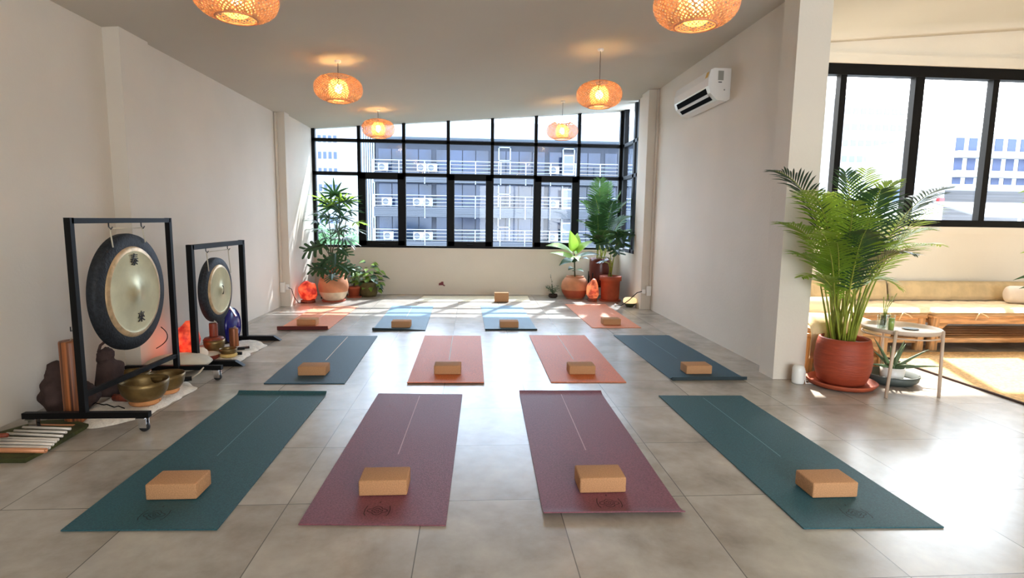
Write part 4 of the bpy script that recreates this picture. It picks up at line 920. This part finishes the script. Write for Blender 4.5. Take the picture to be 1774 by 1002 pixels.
# ------------------------------------------------------------------ lounge: benches, futons, bolsters
def bench(x0, x1, y0, y1, H, label, shelf=True, axis='x'):
    t = thing('daybed_bench', label, 'bench', ((x0+x1)/2, (y0+y1)/2, 0), 'pine benches in the lounge')
    L = .07
    for x in (x0, x1 - L):
        for y in (y0, y1 - L): MB().rbox((x, y, 0), (x + L, y + L, H - .02), .004, 1).build('leg', M['pine_z'], t)
    MB().rbox((x0 - .01, y0 - .01, H - .025), (x1 + .01, y1 + .01, H), .004, 1).build('top_board', M['pine'], t)
    MB().rbox((x0 + L, y0 + .01, H - .085), (x1 - L, y0 + .035, H - .022), .003, 1).build('front_rail', M['pine'], t)
    MB().rbox((x0 + .01, y0 + L, H - .085), (x0 + .035, y1 - L, H - .022), .003, 1).build('side_rail', M['pine_y'], t)
    MB().rbox((x1 - .035, y0 + L, H - .085), (x1 - .01, y1 - L, H - .022), .003, 1).build('side_rail', M['pine_y'], t)
    for (xa, s) in ((x0 + L, 1), (x1 - L, -1)):
        b = MB(); b.add([(xa, y0 + .012, H - .085), (xa + s*.10, y0 + .012, H - .085), (xa, y0 + .012, H - .17), (xa, y0 + .034, H - .085), (xa + s*.10, y0 + .034, H - .085), (xa, y0 + .034, H - .17)], [(0,1,2),(5,4,3),(0,3,4,1),(1,4,5,2),(2,5,3,0)]); b.build('corner_brace', M['pine'], t)
    if shelf:
        MB().rbox((x0 + L*.2, y0 + .02, .075), (x1 - L*.2, y0 + .045, .125), .003, 1).build('shelf_rail', M['pine'], t)
        n = 5; dy = (y1 - y0 - .06) / n
        for k in range(n): MB().rbox((x0 + .02, y0 + .05 + dy*k, .105), (x1 - .02, y0 + .05 + dy*(k + .9), .125), .003, 1).build('shelf_slat', M['pine'], t)
    return t
bench(4.59, 6.70, 5.23, 5.93, .355, 'pine bench on the right of the lounge, under the window, with a slatted shelf')
bench(3.66, 4.51, 5.23, 5.93, .355, 'pine bench in the lounge corner, left of the long one')
bench(2.80, 3.52, 4.45, 5.15, .335, 'low pine bench half hidden behind the big palm pot')
def puffy(x0, x1, y0, y1, z0, h, nx, ny, res=7, edge=.04, seed=0, slope=0):
    # tufted pad, closed mesh
    NX, NY = nx*res, ny*res; top, bot = [], []
    for j in range(NY + 1):
        for i in range(NX + 1):
            u, v = i/NX, j/NY; x = x0 + (x1-x0)*u; y = y0 + (y1-y0)*v
            pf = (abs(math.sin(PI*u*nx)) ** .45) * .5 + (abs(math.sin(PI*v*ny)) ** .45) * .5
            ex = min(u*(x1-x0), (1-u)*(x1-x0)) / edge; ey = min(v*(y1-y0), (1-v)*(y1-y0)) / edge; e = math.sqrt(max(0, 1 - (1-min(1, ex))**2)) * math.sqrt(max(0, 1 - (1-min(1, ey))**2))
            z = h * (.5 + .5*e) * (.80 + .20*pf) + .004 * noise.noise(Vector((x*9, y*9, seed)))
            top.append((x, y, z0 + z)); bot.append((x, y, z0 + (h*.5) * (1 - e)))
    W = NX + 1; N = len(top); fs = []
    for j in range(NY):
        for i in range(NX): a = j*W+i; fs += [(a, a+1, a+W+1, a+W), (N+a, N+a+W, N+a+W+1, N+a+1)]
    for i in range(NX): fs += [(i, N+i, N+i+1, i+1), (NY*W+i, NY*W+i+1, N+NY*W+i+1, N+NY*W+i)]
    for j in range(NY): a = j*W; fs += [(a, a+W, N+a+W, N+a)]; a += NX; fs += [(a, N+a, N+a+W, a+W)]
    return MB().add(top + bot, fs, True)
def ties(t, x, y, z):
    mb = MB(); mb.tube([(x, y, z), (x - .03, y - .012, z - .03), (x - .045, y - .01, z - .07)], .006, 6).tube([(x, y, z), (x + .05, y - .012, z - .02), (x + .09, y - .01, z - .045)], .006, 6)
    mb.build('tie_ribbon', M['futon'], t)
def futon(x0, x1, y0, y1, z, h, label, nx, ny, tx=(), m='futon'):
    t = thing('futon_mattress', label, 'mattress', ((x0+x1)/2, (y0+y1)/2, z), 'cotton futon mattresses in the lounge')
    puffy(x0, x1, y0, y1, z, h, nx, ny).build('mattress_cover', M[m], t)
    for x in tx: ties(t, x, y0 - .003, z + .035)
    return t
tm = futon(4.56, 6.72, 5.18, 5.80, .357, .075, 'cream-yellow tufted futon on the long right bench, ribbons hanging in front', 10, 3, (5.02, 5.55))
futon(3.64, 4.53, 5.18, 5.80, .357, .075, 'cream-yellow tufted futon on the corner bench', 4, 3, (4.22,))
def backpad(x0, x1, z, h, label):
    t = thing('back_cushion', label, 'cushion', ((x0+x1)/2, 5.9, z), 'tufted back cushions along the lounge wall')
    mb = puffy(x0, x1, 0, h, 0, .09, max(2, int((x1-x0)/.22)), 1, edge=.03); mb.v = [Vector((p.x, 5.985 - p.z - (h - p.y) * .25, z + p.y)) for p in mb.v]; mb.build('cushion_cover', M['futon_dk'], t)
backpad(3.70, 4.60, .42, .21, 'ochre tufted back cushion behind the corner bench'); backpad(4.62, 6.3, .42, .21, 'ochre tufted back cushion behind the long right bench')
def bolster(a, b_, r, label, m='bolster'):
    a, b_ = Vector(a), Vector(b_); d = (b_ - a); L = d.length; dn = d / L
    t = thing('bolster_pillow', label, 'pillow', (a.x, a.y, a.z - r), 'bolster pillows in the lounge')
    ts = [0, .004, .02, .05, .1] + [.1 + .8*i/8 for i in range(1, 8)] + [.9, .95, .98, .996, 1]
    pts = [a.lerp(b_, q) for q in ts]
    rr = {0: .25, .004: .6, .02: .85, .05: .97}
    def rf(q_):
        i = round(q_ * (len(ts) - 1)); q = ts[i]; q = min(q, 1 - q); return r * (.3 if q < .002 else .66 if q < .01 else .88 if q < .03 else .98 if q < .06 else 1)
    mb = MB(); 
    n = 24; x_ = dn.cross(Vector((0, 0, 1))).normalized(); y_ = x_.cross(dn); vs = []
    for i, p in enumerate(pts):
        R_ = rf(i / (len(ts) - 1)); vs += [p + (x_*math.cos(2*PI*k/n) + y_*math.sin(2*PI*k/n))*R_ for k in range(n)]
    mb.add(vs, [(j*n+k, j*n+(k+1)%n, (j+1)*n+(k+1)%n, (j+1)*n+k) for j in range(len(pts)-1) for k in range(n)] + [tuple(reversed(range(n))), tuple((len(pts)-1)*n+k for k in range(n))], True)
    mb.build('pillow_cover', M[m], t)
bolster((5.72, 5.62, .525), (6.55, 5.36, .525), .095, 'long cream bolster lying at the right end of the lounge benches')
bolster((2.82, 5.02, .47), (3.42, 5.04, .47), .095, 'cream bolster on the low bench, behind the palm')
# folded futon on the low left bench, hanging over its left end
t = thing('futon_mattress', 'ochre futon folded and draped over the low bench behind the palm pot', 'mattress', (3.1, 4.75, .34), 'cotton futon mattresses in the lounge')
puffy(2.83, 3.54, 4.40, 5.12, .336, .085, 3, 3).build('mattress_cover', M['futon_dk'], t)
mb = puffy(0, .42, 4.40, 4.98, 0, .09, 2, 2)
def bend(p):
    u = p.x; z = p.z; R_ = .07
    # u runs down from the bench top over the front edge
    if u < .12: return Vector((2.90 + (p.y - 4.40) * 1.0, 4.50 - u, .425 + z))
    a = min((u - .12) / R_, PI/2); ex = max(0, u - .12 - R_ * PI/2)
    cy, cz = 4.38, .425 - R_ + .0
    nrm = Vector((0, -math.sin(a), math.cos(a)))
    q = Vector((2.90 + (p.y - 4.40), cy, cz)) + nrm * (R_ + z) + Vector((0, 0, -ex)); return q
M2 = MB(); M2.v = [bend(p) for p in mb.v]; M2.f = mb.f; M2.sm = mb.sm
M2.v = [Vector((2.72 + (p.x - 2.90) * .75, p.y, p.z)) for p in M2.v]
M2.build('draped_end', M['futon_dk'], t)

# rug
q0, q1 = PZ(1585, 640, 0), PZ(1774, 700, 0)
t = thing('jute_rug', 'large pale jute rug with thin dark binding on the lounge floor', 'rug', (5.3, 3.9, 0))
MB().box((3.90, 2.9, .001), (6.6, 5.12, .012)).build('woven_field', M['rug'], t); MB().box((3.88, 2.88, .001), (3.90, 5.14, .014)).build('edge_binding', M['bag'], t)

# side table with glasses, aloe below
TC = Vector((3.245, 3.99, 0)); t = thing('side_table', 'small round beige metal tray table with thin legs by the palm pot', 'side table', TC)
MB().lathe(TC, [(.001, .452), (.235, .452), (.255, .456), (.26, .485), (.254, .485), (.25, .462), (.001, .460)], 48).build('tray_top', M['sidetable'], t)
for (x, y) in [(3.045, 3.785), (3.40, 3.79), (3.30, 4.24)]:
    d = Vector((x - TC.x, y - TC.y, 0)).normalized(); MB().tube([(x + d.x*.02 - .03*(x < 3.2), y - .02, 0), (TC.x + d.x*.262, TC.y + d.y*.262, .49)], .0115, 12).build('leg', M['sidetable'], t)
mb = MB(); mb.tube([TC + Vector((  .25*math.cos(2*PI*k/40), .25*math.sin(2*PI*k/40), .43)) for k in range(41)], .006, 6, False); mb.build('under_ring', M['sidetable'], t)
def tumbler(p, r, h, label, drink=False):
    t = thing('drinking_glass', label, 'glass', p)
    MB().lathe(p, [(.001, 0), (r*.85, 0), (r, h), (r*.94, h), (r*.78, .008), (.001, .008)], 24).build('glass_wall', M['clear'], t)
    if drink: MB().lathe((p[0], p[1], p[2] + .009), [(r*.76, 0), (r*.88, h*.72), (.001, h*.72)], 24, cap0=True).build('green_drink', M['juice'], t)
q = PY(1543, 572, 3.92); tumbler((q.x, q.y, .461), .024, .125, 'tall glass of green drink on the tray table', True)
q = PY(1527, 568, 3.95); tumbler((q.x, q.y, .461), .034, .12, 'clear empty glass left of the green drink')
t = thing('glass_bottle', 'small clear bottle with dried stems on the tray table', 'bottle', (3.20, 4.10, .461))
MB().lathe((3.20, 4.10, .461), [(.001, 0), (.035, 0), (.037, .02), (.034, .10), (.014, .14), (.014, .17), (.011, .17), (.011, .14), (.03, .10), (.032, .01), (.001, .008)], 20).build('bottle_wall', M['clear'], t)
for k in range(4): MB().tube([(3.20, 4.10, .47), (3.20 + .01*(k - 2), 4.10, .60), (3.20 + .05*(k - 1.2), 4.10 + .02*(k-2), .70 + .02*(k % 2))], .003, 5).build('dried_stem', M['stem'], t)
MB().lathe((3.33, 4.0, .461), [(.001, 0), (.045, 0), (.055, .006), (.052, .008), (.001, .004)], 24).build('coaster', M['grey_tray'], None, label='small dark coaster on the tray table', cat='coaster')
AP = Vector((3.34, 4.16, 0))
t = thing('shallow_planter', 'wide shallow dark grey bowl on floor under the tray table', 'planter', AP)
MB().lathe(AP, [(.001, .002), (.15, .002), (.185, .03), (.195, .075), (.185, .075), (.172, .03), (.13, .018), (.001, .018)], 40).build('bowl_shell', M['grey_tray'], t)
t = thing('potted_aloe', 'spiky aloe in a small white pot standing in the dark bowl', 'potted plant', (AP.x, AP.y - .01, .02))
q = (AP.x, AP.y - .01, .0195); pot(t, q, [(.065, 0), (.078, .01), (.088, .11), (.082, .11), (.078, .09)], M['white'], .09, .08)
rg = random.Random(9)
for (dx, dy, dz, L) in [(-.9, -.1, 1.4, .33), (-1, -.2, .35, .22), (.9, -.2, .75, .30), (1.2, -.3, .22, .34), (.25, -.1, 1.2, .26), (.5, .1, 1.1, .24), (-.3, -.5, .8, .2), (.2, -.8, .5, .18), (-.6, .3, .8, .2), (.6, .6, .6, .24), (-.5, -.6, .45, .18), (0, .2, 1, .2)]:
    mb = MB(); b0 = Vector((q[0] + dx*.02, q[1] + dy*.02, .12)); d = Vector((dx, dy, dz)).normalized()
    mb.tube([b0 + d*L*k/6 + Vector((0, 0, -.03*(k/6)**2)) for k in range(7)], lambda s_: .016*(1 - s_)**.8 + .0015, 7); mb.build('aloe_leaf', M['leaf_grey'], t)
# humidifier
HP = PZ(1381, 664, 0); HP.y = 4.14
t = thing('humidifier', 'small white rounded humidifier on floor at the foot of the white pillar', 'humidifier', HP)
MB().lathe(HP, [(.03, 0), (.043, .004), (.046, .02), (.046, .092)], 28, cap0=True).build('body', M['white'], t)
MB().lathe(HP, [(.0455, .092), (.046, .097), (.046, .12), (.036, .143), (.014, .150), (.001, .150)], 28).build('dome_lid', M['white'], t)
mb = MB(); mb.tube([HP + Vector((.045, 0, .1)), HP + Vector((.062, .01, .10)), HP + Vector((.06, 0, .03)), HP + Vector((.05, -.03, .006))], .004, 6); mb.build('handle_loop', M['white'], t)
mb = MB(); c0 = HP + Vector((.09, -.02, .005)); mb.tube([HP + Vector((.05, -.02, .005)), c0, c0 + Vector((.04, -.03, 0)), c0 + Vector((.06, .0, 0)), c0 + Vector((.0, .01, 0)), c0 + Vector((.02, .05, .0)), c0 + Vector((.02, .16, .0)), c0 + Vector((.02, .3, .1))], .004, 6)
mb.build('charging_cable', M['white'], t)
# plant at the far right edge
p = Vector((5.28, 4.62, .013)); rg = random.Random(2)
t = thing('potted_rubber_plant', 'broad-leaved plant entering at the right edge of the lounge', 'potted plant', p)
pot(t, (p.x, p.y, .013), [(.13, 0), (.17, .15), (.18, .3), (.17, .3)], M['white'], .26, .165)
tp = p + Vector((.06, 0, 1.55)); MB().tube([p + Vector((0, 0, .25)), p + Vector((.03, 0, .9)), tp], .012, 8, r1=.006).build('stem', M['stem_dk'], t)
for (u, v, z2) in [(1764, 316, 1), (1768, 336, 1), (1756, 470, 0), (1766, 488, 0), (1768, 425, 1)]:
    e = PY(u, v, 4.6); b0 = Vector((p.x + .03, p.y, e.z - .02)); b0.x = max(b0.x, e.x + .2); mb = MB(); big_leaf(mb, b0, e - b0 + Vector((0, 0, .05)), (e - b0).length, .09, .4, up=(0, -.6, .8)); mb.build('leaf', M['leaf_lt'] if z2 else M['leaf_dk'], t, fixn=False)
for k in range(12):
    a = rg.uniform(-1.3, 1.3); z = rg.uniform(.6, 1.6); mb = MB(); big_leaf(mb, (p.x + .04, p.y, z), (math.cos(a), math.sin(a), .4), .2, .09, .5); mb.build('leaf', M['leaf_dk'], t, fixn=False)

# ------------------------------------------------------------------ the city outside
GZ = -22.0
M['ground'] = mat('asphalt_and_planting', rgb(80, 86, 80), .95, noise_s=.08, noise_amt=.4)
M['o_dark'] = mat('office_dark_cladding', rgb(42, 46, 56), .7, noise_s=.4, noise_amt=.15); M['o_louvre'] = mat('grey_louvre_band', rgb(62, 65, 72), .7, noise_s=1.2, noise_amt=.25, stretch=(.2, 1, 9))
M['o_glass'] = mat('blue_black_office_glass', rgb(26, 38, 60), .12, spec=.5, noise_s=.35, noise_amt=.5); M['o_white'] = mat('white_painted_steel', rgb(150, 158, 166), .6)
M['o_ac'] = mat('white_condenser_casing', rgb(150, 155, 160), .5); M['o_grille'] = mat('grey_fan_grille', rgb(80, 84, 90), .6); M['o_pale'] = mat('pale_parapet', rgb(150, 160, 170), .7)
M['t_white'] = mat('white_tower_render', rgb(142, 147, 153), .8); M['t_blue'] = mat('blue_grey_tower_cladding', rgb(48, 64, 90), .7); M['t_win'] = mat('dark_tower_window', rgb(46, 60, 82), .3); M['t_slate'] = mat('pale_blue_cladding', rgb(100, 116, 134), .7)
M['t_faint'] = mat('pale_grey_tower_window', rgb(92, 104, 122), .6, spec=.1); M['t_deep'] = mat('deep_blue_window', rgb(52, 64, 92), .5, spec=.1); M['foliage'] = mat('tree_foliage', rgb(58, 92, 52), .8, noise_s=1.4, noise_amt=.4)
struct('ground', MB().box((-200, 14, GZ - .5), (260, 330, GZ)), M['ground'])
YB = 50.0
t = thing('office_building', 'dark office block with white balcony rails across the street, behind the back window', 'building', (6, YB, GZ))
XL, XR = -8.4, 17.4; RAILS = [9.0, 6.1, 3.2, .3, -2.6]
MB().box((XL, YB + .3, GZ), (XR, YB + 14, 8.2)).build('building_body', M['o_dark'], t)
MB().box((XL - .3, YB - 1.2, 8.0), (XR + .3, YB + 14.2, 9.3)).build('parapet', M['o_pale'], t)
for r in RAILS[1:]:
    MB().box((XL, YB - 1.1, r - 1.85), (XR, YB + .35, r - 1.02)).build('balcony_slab', M['o_louvre'], t)
    mb = MB()
    for k in range(6): mb.box((XL, YB - 1.16, r - 1.80 + .13*k), (XR, YB - 1.10, r - 1.75 + .13*k))
    mb.build('louvre_slats', M['o_grille'], t)
    mb = MB()
    for k in range(4): z = r - .30*k; h = .05 if k == 0 else .03; mb.box((XL, YB - 1.14, z - h), (XR, YB - 1.08, z))
    n = 13
    for k in range(n): x = XL + (XR - XL) * k / (n - 1); mb.box((x - .035, YB - 1.16, r - 1.95), (x + .035, YB - 1.09, r))
    mb.build('balcony_railing', M['o_white'], t)
    x = XL + .25; k = 0
    rg = random.Random(int(r * 10))
    while x < XR - 1.0:
        wv = 1.15; zb = r - 1.02; zt = r + 1.05
        if x + wv < XR: MB().box((x, YB + .22, zb), (x + wv - .07, YB + .31, zt)).build('office_window', M['o_glass'], t)
        x += wv + (.35 if k % 4 == 3 else 0); k += 1
    for u in (874, 985): 
        x = PY(u, 300, YB).x; fr = MB(); fr.box((x - .55, YB + .12, r - .9), (x - .45, YB + .2, r + 1.4)).box((x + .45, YB + .12, r - .9), (x + .55, YB + .2, r + 1.4)).box((x - .55, YB + .12, r + 1.32), (x + .55, YB + .2, r + 1.42)).box((x - .55, YB + .12, r + .2), (x + .55, YB + .2, r + .28)); fr.build('white_door_frame', M['o_white'], t)
ac0 = None
rows = {6.1: ['top', (664, 731, 749, 960)], 3.2: ['middle', (670, 724, 741, 961)], .3: ['bottom', (672, 724, 741, 961)]}
for r, (nm, us) in rows.items():
    for i, u in enumerate(us):
        x = PY(u, 300, YB - .7).x; wh = ['far left', 'left of the pair', 'right of the pair', 'far right'][i]
        lab = 'white outdoor condenser on the %s visible balcony of the dark office, %s' % (nm, wh)
        if ac0 is None:
            t2 = thing('outdoor_condenser', lab, 'outdoor condenser', (x, YB - .7, r - 1.02), 'outdoor condensers on the office balconies'); ac0 = t2
            O = Vector(t2.location); MB().rbox(O + Vector((-.42, -.17, .12)), O + Vector((.42, .17, .78)), .02, 1).build('casing', M['o_ac'], t2)
            MB().box(O + Vector((-.36, -.1, 0)), O + Vector((-.28, .1, .13))).build('foot', M['o_grille'], t2); MB().box(O + Vector((.28, -.1, 0)), O + Vector((.36, .1, .13))).build('foot', M['o_grille'], t2)
            MB().lathe(O + Vector((-.10, -.176, .45)), [(.001, 0), (.24, 0), (.25, -.012), (.22, -.012), (.21, -.002), (.08, -.002), (.06, -.014), (.001, -.014)], 24, ax='y').build('fan_grille', M['o_grille'], t2)
        else:
            t2 = copy_tree(ac0); t2.location = (x, YB - .7, r - 1.02); setp(t2, lab)
for r, nm in ((6.1, 'top'), (3.2, 'middle'), (.3, 'bottom')):
    x = PY(984, 300, YB - .8).x
    t2 = thing('louvred_cabinet', 'tall white louvred cabinet on the %s visible office balcony, right' % nm, 'cabinet', (x, YB - .8, r - 1.02), 'white louvred cabinets on the office balconies')
    O = Vector(t2.location); MB().box(O + Vector((-.5, -.2, 0)), O + Vector((.5, .2, 1.75))).build('cabinet_body', M['o_white'], t2)
    for k in range(2): MB().box(O + Vector((-.40, -.22, .2 + .8*k)), O + Vector((.40, -.2, .85 + .8*k))).build('louvre', M['o_grille'], t2)
def tower(name, label, x0, x1, Y, dep, top, m, cols, fz, ww, wh, wm, cat='building', z0=None, bal=False, skip=0):
    t = thing(name, label, cat, ((x0+x1)/2, Y, GZ))
    MB().box((x0, Y, GZ), (x1, Y + dep, top)).build('tower_body', M[m], t)
    z = top - fz; n = 0; proto = None
    lim = z0 if z0 is not None else -8
    many = MB(); dx = (x1 - x0) / cols
    while z > lim:
        for c in range(cols):
            x = x0 + dx * (c + .5)
            if n < 98:
                if proto is None: proto = MB().box((x - ww/2, Y - .06, z), (x + ww/2, Y + .02, z + wh)).build('tower_window', M[wm], t); pl_ = (x, z)
                else: o = proto.copy(); COL.objects.link(o); o.parent = t; o.location = (x - pl_[0], 0, z - pl_[1])
            else: many.box((x - ww/2, Y - .06, z), (x + ww/2, Y + .02, z + wh))
            n += 1
        z -= fz
    if many.v: many.build('tower_windows', M[wm], t, kind='stuff')
    if bal:
        z = top - fz; k = 0
        while z > lim: MB().box((x0 - .2, Y - 1.0, z - .75), (x1 + .2, Y, z - .05)).build('balcony', M['t_white'], t); z -= fz
    return t
def xs(u, Y): return PY(u, 300, Y).x
tower('apartment_tower', 'white apartment tower far behind, at the left edge of the back window', xs(505, 95), xs(586, 95), 95, 16, 34, 't_white', 9, 2.6, .5, 1.1, 't_win')
tower('apartment_tower', 'blue-grey tower next to the white one, through the left panes', xs(588, 115), xs(612, 115), 115, 14, 33, 't_blue', 3, 3.0, .9, 1.8, 't_slate')
tower('apartment_tower', 'distant pale tower with a fine window grid between the blue tower and the office', xs(616, 130), xs(644, 130), 130, 14, 22, 't_white', 5, 3.0, 1.2, 1.8, 't_blue')
tt = thing('stair_tower', 'slim pale blue stair tower with vertical white ribs beside the dark office', 'building', (xs(642, 52), 52, GZ))
MB().box((xs(630, 52), 52, GZ), (XL - .4, 60, 10.5)).build('tower_body', M['t_slate'], tt)
for k in range(6): x = xs(630, 52) + (XL - .4 - xs(630, 52)) * k / 5; MB().box((x - .06, 51.75, -12), (x + .06, 52, 10.5)).build('white_rib', M['o_white'], tt)
def tree(label, x, y, z, R, seed, m='foliage'):
    rg = random.Random(seed); t = thing('tree', label, 'tree', (x, y, GZ), 'street trees below the back window'); mb = MB()
    for i in range(7):
        c = Vector((x + rg.uniform(-.6, .6)*R, y + rg.uniform(-.5, .5)*R, z + rg.uniform(-.5, .45)*R)); mb.blob(c, R*.55, R*.55, R*.45, .5, 2.5, seed + i, 18, 10)
    for i in range(900):
        d = Vector((rg.gauss(0, 1), rg.gauss(0, 1), rg.gauss(0, .8))).normalized(); p = Vector((x, y, z)) + Vector((d.x*R*1.05, d.y*R, d.z*R*.85)) * rg.uniform(.75, 1.08)
        leafstrip(mb, p, (rg.uniform(-1, 1), rg.uniform(-1, 1), rg.uniform(-.8, .6)), R*.16, R*.05, .4, 2)
    mb.build('crown', M[m], t, fixn=False); MB().tube([(x, y, GZ), (x, y, z)], .25, 8).build('trunk', M['stem_dk'], t)
tree('green tree crown low in the leftmost back window pane', xs(568, 30), 30, -.8, 2.0, 3); tree('green tree crown behind the left casement, lower', xs(603, 36), 36, -1.4, 2.0, 8); tree('smaller tree crown seen beside the stair tower', xs(624, 42), 42, -2.2, 1.5, 12)
# to the right
tower('apartment_tower', 'overexposed white apartment tower behind the palm in the lounge window', xs(1440, 92), xs(1560, 92), 92, 15, 22, 't_white', 9, 2.6, .9, 1.0, 't_faint')
def PYx(u, v, Y): return PY(u, v, Y)
a = PY(1654, 228, 60); b_ = PY(1790, 226, 60)
tower('apartment_block', 'taller white mid-rise with blue windows and balconies in the lounge window', a.x, b_.x + 3, 60, 14, a.z, 'o_white', 8, 2.1, .95, 1.45, 't_deep', bal=True, z0=-2)
a = PY(1594, 268, 76); b_ = PY(1646, 262, 76)
tower('apartment_block', 'lower white mid-rise with blue windows, left of the taller one', a.x, b_.x, 76, 14, a.z, 'o_white', 5, 2.2, .8, 1.4, 't_deep', bal=True, z0=-2)
Yw = 26; zt = PY(1500, 322, Yw).z
t = thing('low_warehouse', 'low white building with a grey roof just outside the lounge window', 'building', (20, Yw, GZ))
MB().box((xs(1440, Yw), Yw, GZ), (xs(1640, Yw), Yw + 5, zt)).build('wall_block', M['t_white'], t)
b0 = PY(1530, 327, Yw); b1 = PY(1562, 350, Yw); MB().box((b0.x, Yw - .05, b1.z), (b1.x, Yw, b0.z)).build('louvred_window', M['t_blue'], t)
MB().box((xs(1470, Yw), Yw - .5, zt - .05), (xs(1800, Yw) + 4, Yw + 6, zt + .12)).build('flat_roof', M['o_pale'], t)
MB().box((xs(1640, Yw), Yw + 1.5, GZ), (xs(1800, Yw) + 4, Yw + 5, zt)).build('recessed_wall', M['o_louvre'], t)
t = thing('awning', 'grey glass awning below the roof in the lounge window', 'awning', (22, 24, GZ)); z1 = PY(1700, 350, 24).z; z0 = PY(1700, 374, 22).z; xa0, xa1 = xs(1668, 23), xs(1800, 23) + 2
MB().add([(xa0, 22, z0), (xa1, 22, z0), (xa1, 24.5, z1), (xa0, 24.5, z1), (xa0, 22, z0 - .06), (xa1, 22, z0 - .06), (xa1, 24.5, z1 - .06), (xa0, 24.5, z1 - .06)], [(0,1,2,3),(7,6,5,4),(0,4,5,1),(2,6,7,3),(1,5,6,2),(0,3,7,4)]).build('awning_sheet', M['o_grille'], t)
for k in range(4): x = xa0 + (xa1 - xa0) * k / 3; MB().box((x - .04, 21.98, GZ), (x + .04, 22.06, z0)).build('awning_post', M['o_pale'], t)
q = PY(1626, 348, Yw); MB().rbox((q.x - .13, Yw - .2, q.z - .13), (q.x + .13, Yw, q.z + .13), .03, 2).build('red_sign', mat('red_paint', rgb(190, 40, 50), .6), t)
